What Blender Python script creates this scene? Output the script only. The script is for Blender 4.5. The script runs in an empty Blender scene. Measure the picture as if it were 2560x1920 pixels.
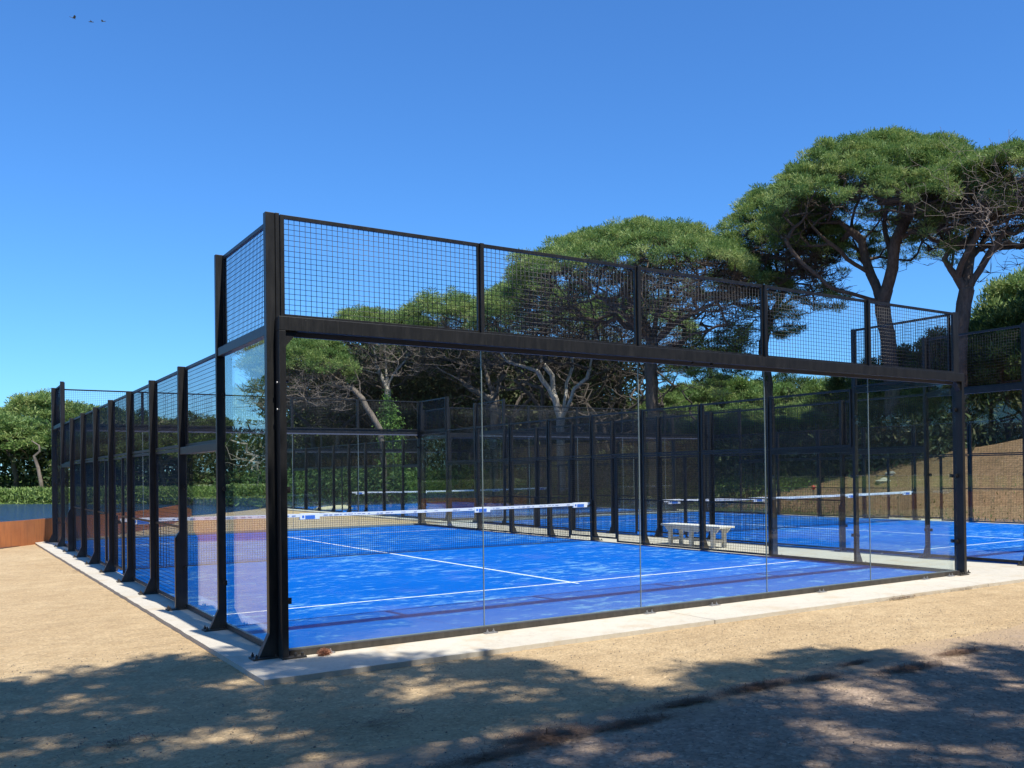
import bpy, math, random
import numpy as np
from mathutils import Vector, Matrix

# ------------------------------------------------------------------ camera, world, sun
scene = bpy.context.scene
COL = scene.collection
CAM = np.array([-2.504, -8.815, 1.62])
YAW, PIT, ROL, FOC, CX, CY = .633, .008, -.013, 2376.6, 1588.7, 1161.2
_fw = np.array([math.sin(YAW)*math.cos(PIT), math.cos(YAW)*math.cos(PIT), math.sin(PIT)])
_r = np.array([math.cos(YAW), -math.sin(YAW), 0.0]); _u = np.cross(_r, _fw)
_R = _r*math.cos(ROL)+_u*math.sin(ROL); _U = -_r*math.sin(ROL)+_u*math.cos(ROL)
cam_d = bpy.data.cameras.new('camera'); cam = bpy.data.objects.new('camera', cam_d); COL.objects.link(cam)
cam.matrix_world = Matrix(((_R[0], _U[0], -_fw[0], CAM[0]), (_R[1], _U[1], -_fw[1], CAM[1]), (_R[2], _U[2], -_fw[2], CAM[2]), (0, 0, 0, 1)))
cam_d.sensor_fit = 'HORIZONTAL'; cam_d.sensor_width = 36; cam_d.lens = FOC/2560*36
cam_d.shift_x = (1280-CX)/2560; cam_d.shift_y = (CY-960)/2560
cam_d.clip_start = .05; cam_d.clip_end = 6000
scene.camera = cam

SUN = Vector((.06, -.525, 1)).normalized()
SUN_EL = math.asin(SUN.z); SUN_AZ = math.atan2(SUN.x, SUN.y)
world = bpy.data.worlds.new('World'); scene.world = world; world.use_nodes = True
wn = world.node_tree; bg = wn.nodes['Background']
sky = wn.nodes.new('ShaderNodeTexSky'); sky.sky_type = 'NISHITA'; sky.sun_disc = False
sky.sun_elevation = SUN_EL; sky.sun_rotation = SUN_AZ; sky.altitude = 0
sky.air_density = 1.0; sky.dust_density = .25; sky.ozone_density = 3.0
tint = wn.nodes.new('ShaderNodeMix'); tint.data_type = 'RGBA'; tint.blend_type = 'MULTIPLY'; tint.inputs[0].default_value = 1; tint.inputs[7].default_value = (.40, .79, 1.22, 1)
wn.links.new(sky.outputs[0], tint.inputs[6]); wn.links.new(tint.outputs[2], bg.inputs[0]); bg.inputs[1].default_value = .12
sd = bpy.data.lights.new('sun', 'SUN'); sd.energy = 5.0; sd.angle = math.radians(.53); sd.color = (1, .955, .88)
sun = bpy.data.objects.new('sun', sd); COL.objects.link(sun)
sun.rotation_euler = SUN.to_track_quat('Z', 'Y').to_euler(); sun.location = (0, -20, 40)
scene.view_settings.view_transform = 'Standard'; scene.view_settings.look = 'None'
scene.view_settings.exposure = .46; scene.view_settings.gamma = 1
scene.cycles.transparent_max_bounces = 48; scene.cycles.max_bounces = 10
scene.cycles.use_adaptive_sampling = True

# ------------------------------------------------------------------ helpers
def px(u, v, depth):
    """point seen at pixel (u, v) of the 2212 px wide view, at the given depth"""
    u *= 2560/2212; v *= 2560/2212
    d = _fw + _R*(u-CX)/FOC - _U*(v-CY)/FOC
    return CAM + d*depth
def ss(a, b, x):
    t = np.clip((x-a)/(b-a), 0, 1); return t*t*(3-2*t)

def link(name, me, mat=None, parent=None, loc=None):
    o = bpy.data.objects.new(name, me); COL.objects.link(o)
    if mat and me: me.materials.append(mat)
    if parent: o.parent = parent
    if loc is not None: o.location = loc
    return o
def tag(o, label, cat, group=None):
    o['label'] = label; o['category'] = cat
    if group: o['group'] = group
    return o
def thing(name, label, cat, loc=(0, 0, 0), rz=0, group=None):
    o = bpy.data.objects.new(name, None); COL.objects.link(o); o.location = loc; o.rotation_euler = (0, 0, rz)
    o.empty_display_size = .3
    return tag(o, label, cat, group)
def struct(o): o['kind'] = 'structure'; return o
def stuff(o, label, cat): o['kind'] = 'stuff'; o['label'] = label; o['category'] = cat; return o

def mesh_np(name, V, Q, smooth=False, col=None):
    """V (n,3), Q (m,k) all polygons with k corners, or a list of such arrays"""
    Qs = Q if isinstance(Q, list) else [Q]
    Qs = [np.asarray(q, np.int32) for q in Qs if len(q)]
    me = bpy.data.meshes.new(name)
    V = np.asarray(V, np.float32)
    me.vertices.add(len(V)); me.vertices.foreach_set('co', V.ravel())
    loops = np.concatenate([q.ravel() for q in Qs]); cnt = np.concatenate([np.full(len(q), q.shape[1]) for q in Qs])
    me.loops.add(len(loops)); me.loops.foreach_set('vertex_index', loops)
    me.polygons.add(len(cnt)); st = np.concatenate([[0], np.cumsum(cnt)[:-1]]).astype(np.int32)
    me.polygons.foreach_set('loop_start', st); me.polygons.foreach_set('loop_total', cnt.astype(np.int32))
    if smooth: me.polygons.foreach_set('use_smooth', np.ones(len(cnt), bool))
    me.update(calc_edges=True)
    if col is not None:
        a = me.attributes.new('tone', 'FLOAT', 'POINT'); a.data.foreach_set('value', np.asarray(col, np.float32))
    return me

BF = np.array([[0, 3, 2, 1], [4, 5, 6, 7], [0, 1, 5, 4], [1, 2, 6, 5], [2, 3, 7, 6], [3, 0, 4, 7]])
class MB:
    def __init__(s): s.v = []; s.f = []
    def add(s, vs, fs):
        n = len(s.v); s.v += [tuple(p) for p in vs]; s.f += [tuple(i+n for i in f) for f in fs]; return s
    def box(s, x0, x1, y0, y1, z0, z1):
        if x0 > x1: x0, x1 = x1, x0
        if y0 > y1: y0, y1 = y1, y0
        return s.add([(x0, y0, z0), (x1, y0, z0), (x1, y1, z0), (x0, y1, z0), (x0, y0, z1), (x1, y0, z1), (x1, y1, z1), (x0, y1, z1)], BF.tolist())
    def prism(s, pts, axis, a, b):
        """polygon pts extruded along axis (0,1,2) from a to b; pts are the two other coordinates in order"""
        n = len(pts)
        def mk(p, c):
            q = list(p); q.insert(axis, c); return q
        vs = [mk(p, a) for p in pts]+[mk(p, b) for p in pts]
        fs = [tuple(range(n))[::-1], tuple(range(n, 2*n))]+[(i, (i+1) % n, (i+1) % n+n, i+n) for i in range(n)]
        return s.add(vs, fs)
    def cyl(s, c, r, h, axis=2, n=10):
        o = [0, 1, 2]; o.remove(axis)
        vs = []
        for k in (0, h):
            for i in range(n):
                p = list(c); p[o[0]] += r*math.cos(2*math.pi*i/n); p[o[1]] += r*math.sin(2*math.pi*i/n); p[axis] += k; vs.append(p)
        fs = [tuple(range(n))[::-1], tuple(range(n, 2*n))]+[(i, (i+1) % n, (i+1) % n+n, i+n) for i in range(n)]
        return s.add(vs, fs)
    def tube(s, pts, r, n=8, cap=True):
        pts = [np.array(p, float) for p in pts]; base = len(s.v); rr = r if hasattr(r, '__len__') else [r]*len(pts)
        for i, p in enumerate(pts):
            d = pts[min(i+1, len(pts)-1)]-pts[max(i-1, 0)]; d /= np.linalg.norm(d)
            a = np.cross(d, (0, 0, 1) if abs(d[2]) < .9 else (1, 0, 0)); a /= np.linalg.norm(a); b = np.cross(d, a)
            for k in range(n):
                t = 2*math.pi*k/n; s.v.append(tuple(p+(a*math.cos(t)+b*math.sin(t))*rr[i]))
        for i in range(len(pts)-1):
            for k in range(n):
                s.f.append((base+i*n+k, base+i*n+(k+1) % n, base+(i+1)*n+(k+1) % n, base+(i+1)*n+k))
        if cap:
            s.f.append(tuple(base+k for k in range(n))[::-1]); s.f.append(tuple(base+(len(pts)-1)*n+k for k in range(n)))
        return s
    def build(s, name, mat, parent=None, bevel=0, smooth=False, loc=None):
        me = bpy.data.meshes.new(name); me.from_pydata(s.v, [], s.f); me.update()
        import bmesh
        bm = bmesh.new(); bm.from_mesh(me); bmesh.ops.recalc_face_normals(bm, faces=bm.faces)
        if bevel:
            es = [e for e in bm.edges if len(e.link_faces) == 2 and e.calc_face_angle(0) > .6]
            bmesh.ops.bevel(bm, geom=es, offset=bevel, segments=2, profile=.6, affect='EDGES', clamp_overlap=True)
        bm.to_mesh(me); bm.free()
        if smooth: me.polygons.foreach_set('use_smooth', [True]*len(me.polygons))
        return link(name, me, mat, parent, loc)

def copy_tree(o, parent=None):
    c = o.copy(); COL.objects.link(c); c.parent = parent
    for ch in KIDS(o): copy_tree(ch, c)
    return c
def KIDS(o): return [x for x in list(COL.objects) if x.parent == o]

# ------------------------------------------------------------------ materials
def mat(name):
    m = bpy.data.materials.new(name); m.use_nodes = True; nt = m.node_tree
    return m, nt, nt.nodes['Principled BSDF'], lambda t, **k: _node(nt, t, k)
def _node(nt, t, k):
    n = nt.nodes.new(t)
    for a, b in k.items():
        if a in n.inputs: n.inputs[a].default_value = b
        else: setattr(n, a, b)
    return n
def ramp(nt, stops, fac):
    n = nt.nodes.new('ShaderNodeValToRGB'); e = n.color_ramp.elements
    while len(e) < len(stops): e.new(.5)
    for i, (p, c) in enumerate(stops): e[i].position = p; e[i].color = (*c, 1) if len(c) == 3 else c
    nt.links.new(fac, n.inputs[0]); return n
def math_n(nt, op, a, b=None, clamp=False):
    n = nt.nodes.new('ShaderNodeMath'); n.operation = op; n.use_clamp = clamp
    for i, x in enumerate((a, b)):
        if x is None: continue
        if isinstance(x, (int, float)): n.inputs[i].default_value = x
        else: nt.links.new(x, n.inputs[i])
    return n.outputs[0]
def mixc(nt, f, a, b):
    n = nt.nodes.new('ShaderNodeMix'); n.data_type = 'RGBA'
    for s, x in ((n.inputs[0], f), (n.inputs[6], a), (n.inputs[7], b)):
        if isinstance(x, (int, float)): s.default_value = x
        elif isinstance(x, tuple): s.default_value = (*x, 1)
        else: nt.links.new(x, s)
    return n.outputs[2]
def noise(nt, vec, scale, detail=4, rough=.55, dist=0):
    n = _node(nt, 'ShaderNodeTexNoise', dict(Scale=scale, Detail=detail, Roughness=rough, Distortion=dist))
    nt.links.new(vec, n.inputs['Vector']); return n.outputs['Fac']
def world_pos(nt): return nt.nodes.new('ShaderNodeNewGeometry').outputs['Position']
def obj_pos(nt): return nt.nodes.new('ShaderNodeTexCoord').outputs['Object']
def bump(nt, h, strength, dist, bsdf):
    b = _node(nt, 'ShaderNodeBump', dict(Strength=strength, Distance=dist)); nt.links.new(h, b.inputs['Height']); nt.links.new(b.outputs[0], bsdf.inputs['Normal'])
def scaled(nt, vec, s):
    n = nt.nodes.new('ShaderNodeMapping'); n.inputs['Scale'].default_value = s; nt.links.new(vec, n.inputs[0]); return n.outputs[0]

def m_black():
    m, nt, b, N = mat('black_powder_coat'); p = obj_pos(nt)
    d = noise(nt, p, 60, 3, .6); l = noise(nt, scaled(nt, p, (3, 3, .6)), 6, 5, .65)
    str_ = noise(nt, scaled(nt, p, (30, 30, 1.2)), 2, 4, .6)
    spk = ramp(nt, [(.69, (0, 0, 0)), (.76, (1, 1, 1))], d).outputs[0]
    dust = ramp(nt, [(.42, (0, 0, 0)), (.75, (1, 1, 1))], l).outputs[0]
    c = mixc(nt, dust, (.007, .0072, .0075), (.021, .0205, .02)); c = mixc(nt, math_n(nt, 'MULTIPLY', spk, .35), c, (.12, .115, .105))
    sep = nt.nodes.new('ShaderNodeSeparateXYZ'); nt.links.new(p, sep.inputs[0])
    c = mixc(nt, math_n(nt, 'MULTIPLY', ramp(nt, [(.55, (0, 0, 0)), (.75, (1, 1, 1))], str_).outputs[0], .35), c, (.05, .046, .04))
    c = mixc(nt, math_n(nt, 'MULTIPLY', math_n(nt, 'SUBTRACT', 1, math_n(nt, 'MULTIPLY', sep.outputs[2], 4.5), True), math_n(nt, 'MULTIPLY', l, .8)), c, (.12, .105, .085))
    nt.links.new(c, b.inputs['Base Color']); b.inputs['Roughness'].default_value = .45
    bump(nt, d, .15, .002, b); return m
def m_plain(name, c, r=.5, metal=0, var=.25, scale=8, bmp=0):
    m, nt, b, N = mat(name); p = obj_pos(nt); n = noise(nt, p, scale, 5, .6)
    c2 = tuple(x*(1-var) for x in c); nt.links.new(mixc(nt, n, c2, tuple(min(1, x*(1+var)) for x in c)), b.inputs['Base Color'])
    b.inputs['Roughness'].default_value = r; b.inputs['Metallic'].default_value = metal
    if bmp: bump(nt, n, .5, bmp, b)
    return m
def m_glass():
    m, nt, b, N = mat('tempered_glass'); nt.nodes.remove(b); out = nt.nodes['Material Output']
    geo = nt.nodes.new('ShaderNodeNewGeometry')
    dot = nt.nodes.new('ShaderNodeVectorMath'); dot.operation = 'DOT_PRODUCT'
    nt.links.new(geo.outputs['Normal'], dot.inputs[0]); nt.links.new(geo.outputs['Incoming'], dot.inputs[1])
    a = math_n(nt, 'ABSOLUTE', dot.outputs['Value']); k = math_n(nt, 'POWER', math_n(nt, 'SUBTRACT', 1, a, True), 5)
    f = math_n(nt, 'ADD', math_n(nt, 'MULTIPLY', k, .94), .045, True)
    t = N('ShaderNodeBsdfTransparent'); g = N('ShaderNodeBsdfGlossy'); g.inputs['Roughness'].default_value = 0
    t.inputs[0].default_value = (.955, .985, .972, 1)
    # a thin film of dust on the pane
    df = N('ShaderNodeBsdfDiffuse'); df.inputs[0].default_value = (.55, .58, .56, 1)
    p = world_pos(nt); dn = noise(nt, p, 1.4, 6, .7); sep = nt.nodes.new('ShaderNodeSeparateXYZ'); nt.links.new(p, sep.inputs[0])
    low = math_n(nt, 'SUBTRACT', 1, math_n(nt, 'MULTIPLY', sep.outputs[2], 2.2), True)
    am = math_n(nt, 'ADD', math_n(nt, 'MULTIPLY', dn, .005), math_n(nt, 'MULTIPLY', low, .045), True)
    mx = N('ShaderNodeMixShader'); nt.links.new(f, mx.inputs[0]); nt.links.new(t.outputs[0], mx.inputs[1]); nt.links.new(g.outputs[0], mx.inputs[2])
    m2 = N('ShaderNodeMixShader'); nt.links.new(am, m2.inputs[0]); nt.links.new(mx.outputs[0], m2.inputs[1]); nt.links.new(df.outputs[0], m2.inputs[2])
    nt.links.new(m2.outputs[0], out.inputs[0]); return m
def m_turf():
    m, nt, b, N = mat('blue_turf'); p = obj_pos(nt)
    sep = nt.nodes.new('ShaderNodeSeparateXYZ'); nt.links.new(p, sep.inputs[0]); x, y = sep.outputs[0], sep.outputs[1]
    sp = scaled(nt, p, (1.0, 1.9, 1)); n1 = noise(nt, sp, 2.3, 6, .72, .3); n2 = noise(nt, p, .35, 3, .5); n3 = noise(nt, p, 90, 2, .6)
    n5 = noise(nt, p, 11, 4, .7)
    s = math_n(nt, 'ADD', math_n(nt, 'ADD', math_n(nt, 'MULTIPLY', n1, .8), math_n(nt, 'MULTIPLY', n2, .3)), math_n(nt, 'MULTIPLY', n5, .3))
    smud = ramp(nt, [(.715, (0, 0, 0)), (.765, (.2, .2, .2)), (.80, (.6, .6, .6)), (.90, (.9, .9, .9))], s).outputs[0]
    tone = noise(nt, p, .9, 4, .6)
    base = mixc(nt, tone, (.0001, .092, .42), (.0002, .132, .53)); base = mixc(nt, math_n(nt, 'MULTIPLY', n3, .35), base, (.0003, .05, .31))
    c = mixc(nt, smud, base, (.17, .37, .55))
    def near(v, c0, hw): return math_n(nt, 'LESS_THAN', math_n(nt, 'ABSOLUTE', math_n(nt, 'SUBTRACT', v, c0)), hw)
    yy = math_n(nt, 'ABSOLUTE', math_n(nt, 'SUBTRACT', y, 10))
    l1 = near(yy, 6.95, .028)
    l2 = math_n(nt, 'MULTIPLY', near(x, 5, .028), math_n(nt, 'LESS_THAN', yy, 7.15))
    ln = math_n(nt, 'MAXIMUM', l1, l2); wear = ramp(nt, [(.28, (.35, .35, .35)), (.5, (1, 1, 1))], noise(nt, p, 14, 4, .7)).outputs[0]
    ln = math_n(nt, 'MULTIPLY', ln, wear)
    c = mixc(nt, ln, c, (.72, .74, .76)); nt.links.new(c, b.inputs['Base Color'])
    b.inputs['Roughness'].default_value = .9; b.inputs['Specular IOR Level'].default_value = .04
    bump(nt, n3, .5, .006, b); return m
def m_ground(name, c1, c2, c3, peb=.35, fine=1.0, border=None):
    m, nt, b, N = mat(name); p = world_pos(nt)
    big = noise(nt, p, .45, 5, .6); mid = noise(nt, p, 4, 6, .7); fin = noise(nt, p, 55*fine, 4, .75)
    vo = _node(nt, 'ShaderNodeTexVoronoi', dict(Scale=48*fine)); nt.links.new(p, vo.inputs['Vector'])
    c = mixc(nt, ramp(nt, [(.3, (0, 0, 0)), (.7, (1, 1, 1))], big).outputs[0], c1, c2)
    c = mixc(nt, ramp(nt, [(.42, (0, 0, 0)), (.68, (.75, .75, .75))], mid).outputs[0], c, c3)
    st = noise(nt, scaled(nt, p, (1, 2.2, 1)), 1.1, 5, .7, .8); c = mixc(nt, ramp(nt, [(.5, (0, 0, 0)), (.72, (.5, .5, .5))], st).outputs[0], c, tuple(x*.72 for x in c1))
    g = nt.nodes.new('ShaderNodeRGBToBW'); nt.links.new(vo.outputs['Color'], g.inputs[0])
    c = mixc(nt, math_n(nt, 'MULTIPLY', ramp(nt, [(.15, (1, 1, 1)), (.5, (0, 0, 0))], g.outputs[0]).outputs[0], peb), c, tuple(x*.35 for x in c1))
    c = mixc(nt, math_n(nt, 'MULTIPLY', ramp(nt, [(.72, (0, 0, 0)), (.9, (1, 1, 1))], g.outputs[0]).outputs[0], peb), c, tuple(min(1, x*1.5) for x in c2))
    if border:   # sand spilled over the edge of the path
        sx = nt.nodes.new('ShaderNodeSeparateXYZ'); nt.links.new(p, sx.inputs[0])
        e = math_n(nt, 'ADD', math_n(nt, 'ADD', sx.outputs[1], math_n(nt, 'MULTIPLY', sx.outputs[0], -.02)), math_n(nt, 'MULTIPLY', math_n(nt, 'SUBTRACT', noise(nt, p, 3.5, 6, .75), .5), 1.5))
        c = mixc(nt, ramp(nt, [(0, (0, 0, 0)), (1, (1, 1, 1))], math_n(nt, 'DIVIDE', math_n(nt, 'ADD', e, 4.0), .75, True)).outputs[0], c, mixc(nt, mid, border[0], border[1]))
    nt.links.new(c, b.inputs['Base Color']); b.inputs['Roughness'].default_value = .95; b.inputs['Specular IOR Level'].default_value = .1
    h = math_n(nt, 'ADD', math_n(nt, 'MULTIPLY', fin, .6), math_n(nt, 'MULTIPLY', vo.outputs['Distance'], -.5)); h = math_n(nt, 'ADD', h, math_n(nt, 'MULTIPLY', mid, 2.6)); foot = noise(nt, p, 1.7, 3, .5, .6); h = math_n(nt, 'ADD', h, math_n(nt, 'MULTIPLY', foot, 2.2))
    bump(nt, h, 1.0, .02, b); return m
def m_leaf(name, dark, light, warm):
    m, nt, b, N = mat(name); at = _node(nt, 'ShaderNodeAttribute', dict(attribute_name='tone'))
    c = ramp(nt, [(0, dark), (.6, light), (1, warm)], at.outputs['Fac']).outputs[0]
    nt.links.new(c, b.inputs['Base Color']); b.inputs['Roughness'].default_value = .55; b.inputs['Specular IOR Level'].default_value = .3
    tr = N('ShaderNodeBsdfTranslucent'); nt.links.new(c, tr.inputs[0]); mx = N('ShaderNodeMixShader'); mx.inputs[0].default_value = .3
    out = nt.nodes['Material Output']; nt.links.new(b.outputs[0], mx.inputs[1]); nt.links.new(tr.outputs[0], mx.inputs[2]); nt.links.new(mx.outputs[0], out.inputs[0])
    return m
def m_bark(name, a, c):
    m, nt, b, N = mat(name); p = world_pos(nt); n = noise(nt, scaled(nt, p, (1, 1, .35)), 9, 6, .7)
    nt.links.new(mixc(nt, ramp(nt, [(.3, (0, 0, 0)), (.7, (1, 1, 1))], n).outputs[0], a, c), b.inputs['Base Color']); b.inputs['Roughness'].default_value = .9
    bump(nt, n, .9, .04, b); return m
def m_corten():
    m, nt, b, N = mat('rusted_steel'); p = world_pos(nt); n = noise(nt, p, 2.2, 6, .65); s = noise(nt, scaled(nt, p, (6, 6, .25)), 5, 4, .6)
    c = mixc(nt, n, (.30, .085, .022), (.50, .19, .06)); c = mixc(nt, ramp(nt, [(.5, (0, 0, 0)), (.7, (.7, .7, .7))], s).outputs[0], c, (.20, .075, .03))
    nt.links.new(c, b.inputs['Base Color']); b.inputs['Roughness'].default_value = .85; bump(nt, n, .3, .005, b); return m
def m_water():
    m, nt, b, N = mat('pond_water'); p = world_pos(nt)
    b.inputs['Base Color'].default_value = (.012, .038, .10, 1); b.inputs['Roughness'].default_value = .12
    n = noise(nt, scaled(nt, p, (1, 1.2, 1)), 5, 5, .7); bump(nt, n, .9, .12, b); return m
def m_concrete():
    m, nt, b, N = mat('pale_concrete'); p = world_pos(nt); a = noise(nt, p, .9, 6, .65); f = noise(nt, p, 70, 3, .7); st = noise(nt, p, 5, 6, .7)
    c = mixc(nt, a, (.46, .42, .335), (.60, .55, .445)); c = mixc(nt, math_n(nt, 'MULTIPLY', ramp(nt, [(.55, (0, 0, 0)), (.75, (1, 1, 1))], st).outputs[0], .4), c, (.30, .24, .17))
    c = mixc(nt, math_n(nt, 'MULTIPLY', f, .25), c, (.3, .28, .24))
    sp = nt.nodes.new('ShaderNodeSeparateXYZ'); nt.links.new(p, sp.inputs[0]); cr = noise(nt, p, 2.3, 8, .75, 1.2)
    crk = math_n(nt, 'LESS_THAN', math_n(nt, 'ABSOLUTE', math_n(nt, 'SUBTRACT', cr, .5)), .0035); c = mixc(nt, math_n(nt, 'MULTIPLY', crk, .5), c, (.16, .14, .11))
    jn = math_n(nt, 'LESS_THAN', math_n(nt, 'PINGPONG', math_n(nt, 'ADD', sp.outputs[0], .7), 2.5), .006); c = mixc(nt, jn, c, (.12, .10, .08))
    snd = ramp(nt, [(.52, (0, 0, 0)), (.66, (.75, .75, .75))], noise(nt, p, 1.6, 7, .75)).outputs[0]; c = mixc(nt, snd, c, (.44, .35, .23)); nt.links.new(c, b.inputs['Base Color']); b.inputs['Roughness'].default_value = .9
    bump(nt, math_n(nt, 'ADD', f, math_n(nt, 'MULTIPLY', st, .8)), .3, .004, b); return m

BLACK = m_black(); GLASS = m_glass(); TURF = m_turf(); CONC = m_concrete(); CORTEN = m_corten(); WATER = m_water()
WIRE = m_plain('black_wire', (.007, .008, .009), .45, 0, .1)
STRIP = m_plain('grey_glazing_strip', (.075, .08, .11), .5, 0, .1)
ZINC = m_plain('galvanised_steel', (.33, .33, .33), .45, .6, .25, 40)
EDGE = m_plain('silicone_joint', (.20, .245, .235), .3, 0, .15, 20)
WHITE = m_plain('white_painted_wood', (.74, .71, .64), .6, 0, .08, 6, .002)
TAPE = m_plain('white_net_tape', (.78, .79, .82), .7, 0, .06, 5)
NETM = m_plain('black_net_cord', (.015, .015, .018), .8, 0, .1)
BLUEP = m_plain('blue_print', (.04, .16, .55), .6, 0, .1)
GREYP = m_plain('faded_print', (.30, .33, .42), .6, 0, .1)
SAND = m_ground('beige_sand', (.47, .335, .185), (.57, .43, .25), (.41, .29, .16), .3)
PATHM = m_ground('pinkish_gravel_path', (.35, .26, .185), (.42, .315, .225), (.27, .205, .15), .45, .8, ((.38, .27, .16), (.47, .35, .215)))
SOIL = m_ground('brown_slope_soil', (.21, .13, .07), (.30, .19, .105), (.14, .10, .05), .3, .3)
GRASSM = m_ground('lawn_green', (.16, .24, .05), (.24, .32, .08), (.055, .10, .022), .2, .3)
LEAF = m_leaf('pine_needles', (.075, .155, .038), (.235, .33, .095), (.38, .41, .14))
LEAF2 = m_leaf('dark_pine_needles', (.035, .075, .022), (.13, .19, .05), (.21, .24, .075))
IVYM = m_leaf('ivy_leaves', (.06, .15, .03), (.15, .30, .06), (.28, .42, .10))
SCRUB = m_leaf('scrub_leaves', (.03, .05, .018), (.08, .12, .04), (.19, .18, .09))
BARK = m_bark('brown_bark', (.055, .038, .028), (.15, .11, .085))
PALEB = m_bark('pale_grey_bark', (.26, .215, .175), (.56, .49, .41))
TWIGB = m_bark('brown_branch_bark', (.05, .036, .028), (.13, .10, .08))
DEADW = m_bark('dead_twig_wood', (.12, .09, .07), (.27, .215, .17))
NEED = m_plain('dry_pine_needles', (.17, .10, .055), .8, 0, .5, 14)
STONEM = m_plain('pale_stone', (.42, .38, .31), .9, 0, .2, 4, .02)

# ------------------------------------------------------------------ ground, slab, water, slopes
def sheet(name, xs, ys, zf, m):
    X, Y = np.meshgrid(xs, ys, indexing='ij'); Z = zf(X, Y); nx, ny = X.shape
    V = np.stack([X, Y, Z], -1).reshape(-1, 3); i = np.arange(nx-1)[:, None]*ny+np.arange(ny-1)[None]; i = i.ravel()
    o = link(name, mesh_np(name, V, np.stack([i, i+ny, i+ny+1, i+1], 1), True), m); return struct(o)
def wav(X, Y, s=1.0, seed=0):
    return (np.sin(X*1.1*s+seed)+np.sin(Y*.9*s+1.7*seed)+np.sin((X+Y)*.63*s+seed*.3)+np.sin((X*.5-Y)*1.7*s))/4
gx = np.concatenate([[-2500, -400, -120, -60, -40, -30], np.arange(-24, 26, .6), [30, 60, 120, 400, 2500]])
gy = np.concatenate([[-2500, -400, -100, -40, -24], np.arange(-18, 2, .35), [3, 6, 12, 20, 21, 23, 30, 45, 60, 120, 400, 2500]])
sheet('ground', gx, gy, lambda X, Y: -.045+.012*wav(X, Y, 1.6)*((X > -20) & (X < 24) & (Y > -18) & (Y < -1.3)), SAND)
# gravel path in front, its edge a gentle curve
def path_edge(X): return -3.30-.07*np.sin(X*.9)-.05*np.sin(X*2.3+1)-.03*np.sin(X*7.1)+.02*X
px_ = np.arange(-22, 40, .4); pt = np.linspace(0, 1, 26)
XX, TT = np.meshgrid(px_, pt, indexing='ij'); YY = -15+(path_edge(XX)+15)*TT
ZZ = -.036+.012*wav(XX, YY, 1.6)
ii = (np.arange(len(px_)-1)[:, None]*len(pt)+np.arange(len(pt)-1)[None]).ravel()
struct(link('path', mesh_np('path', np.stack([XX, YY, ZZ], -1).reshape(-1, 3), np.stack([ii, ii+len(pt), ii+len(pt)+1, ii+1], 1), True), PATHM))
# concrete slab (L shaped) with slightly ragged edge
rs = random.Random(3)
def edge(a, b, n, j):
    return [(a[0]+(b[0]-a[0])*i/n+rs.uniform(-j, j)*(0 < i < n), a[1]+(b[1]-a[1])*i/n+rs.uniform(-j, j)*(0 < i < n)) for i in range(n)]
c_ = [(-.42, -.93), (23.0, -1.12), (23.0, 43), (11.35, 43), (11.35, 20.55), (-.5, 20.45)]
ol = []
for i in range(6): ol += edge(c_[i], c_[(i+1) % 6], int(6*math.dist(c_[i], c_[(i+1) % 6])), .006)
struct(MB().prism(ol, 2, -.12, 0).build('slab', CONC))
turf = struct(MB().box(0, 10, 0, 20, .001, .012).build('court_surface', TURF))
for loc in ((12, 0, 0), (12, 22, 0)):
    t = turf.copy(); COL.objects.link(t); t.location = loc
# pond and its banks
nearw = [(-14, 14.2), (-6, 16.3), (-1.25, 19.0), (-.05, 20.9), (2.0, 23.4), (3.9, 27.6), (5.3, 32.2), (6.4, 36.2), (7.6, 37.6), (8.6, 39), (10.9, 42.6)]
farw = [(12.6, 46.4), (11.6, 49.5), (9.4, 55.5), (8.0, 61), (1, 71), (-14, 73), (-34, 61), (-52, 38), (-62, 8)]
struct(link('pond', mesh_np('pond', [(x, y, -.03) for x, y in [(-62, 6)]+nearw+farw], np.array([list(range(1+len(nearw)+len(farw)))])), WATER))
def band(name, inner, outer, z0, z1, m, n=14, amp=.1, prof=None):
    """strip from a polyline to another, with height profile"""
    def rs_(pl, k):
        pl = np.array(pl, float); d = np.r_[0, np.cumsum(np.linalg.norm(np.diff(pl, axis=0), axis=1))]; t = np.linspace(0, d[-1], k)
        return np.stack([np.interp(t, d, pl[:, i]) for i in (0, 1)], 1)
    A = rs_(inner, 160); B = rs_(outer, 160); T = np.linspace(0, 1, n)
    P = A[:, None]*(1-T[None, :, None])+B[:, None]*T[None, :, None]
    h = z0+(z1-z0)*(prof(T) if prof else T); Z = h[None]+amp*wav(P[..., 0], P[..., 1], 1.2)*np.minimum(1, T*4)[None]
    V = np.concatenate([P, Z[..., None]], -1).reshape(-1, 3); i = (np.arange(159)[:, None]*n+np.arange(n-1)[None]).ravel()
    return struct(link(name, mesh_np(name, V, np.stack([i, i+n, i+n+1, i+1], 1), True), m))
farin = [(11.0, 43.0)]+farw
farout = [(30, 60), (32, 75), (30, 90), (25, 110), (5, 120), (-30, 108), (-70, 86), (-100, 50), (-112, 6)]
band('lawn', farin, farout, -.05, 2.2, GRASSM, 24, .06, lambda T: .22*ss(0, .05, T)+.78*T)
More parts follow.
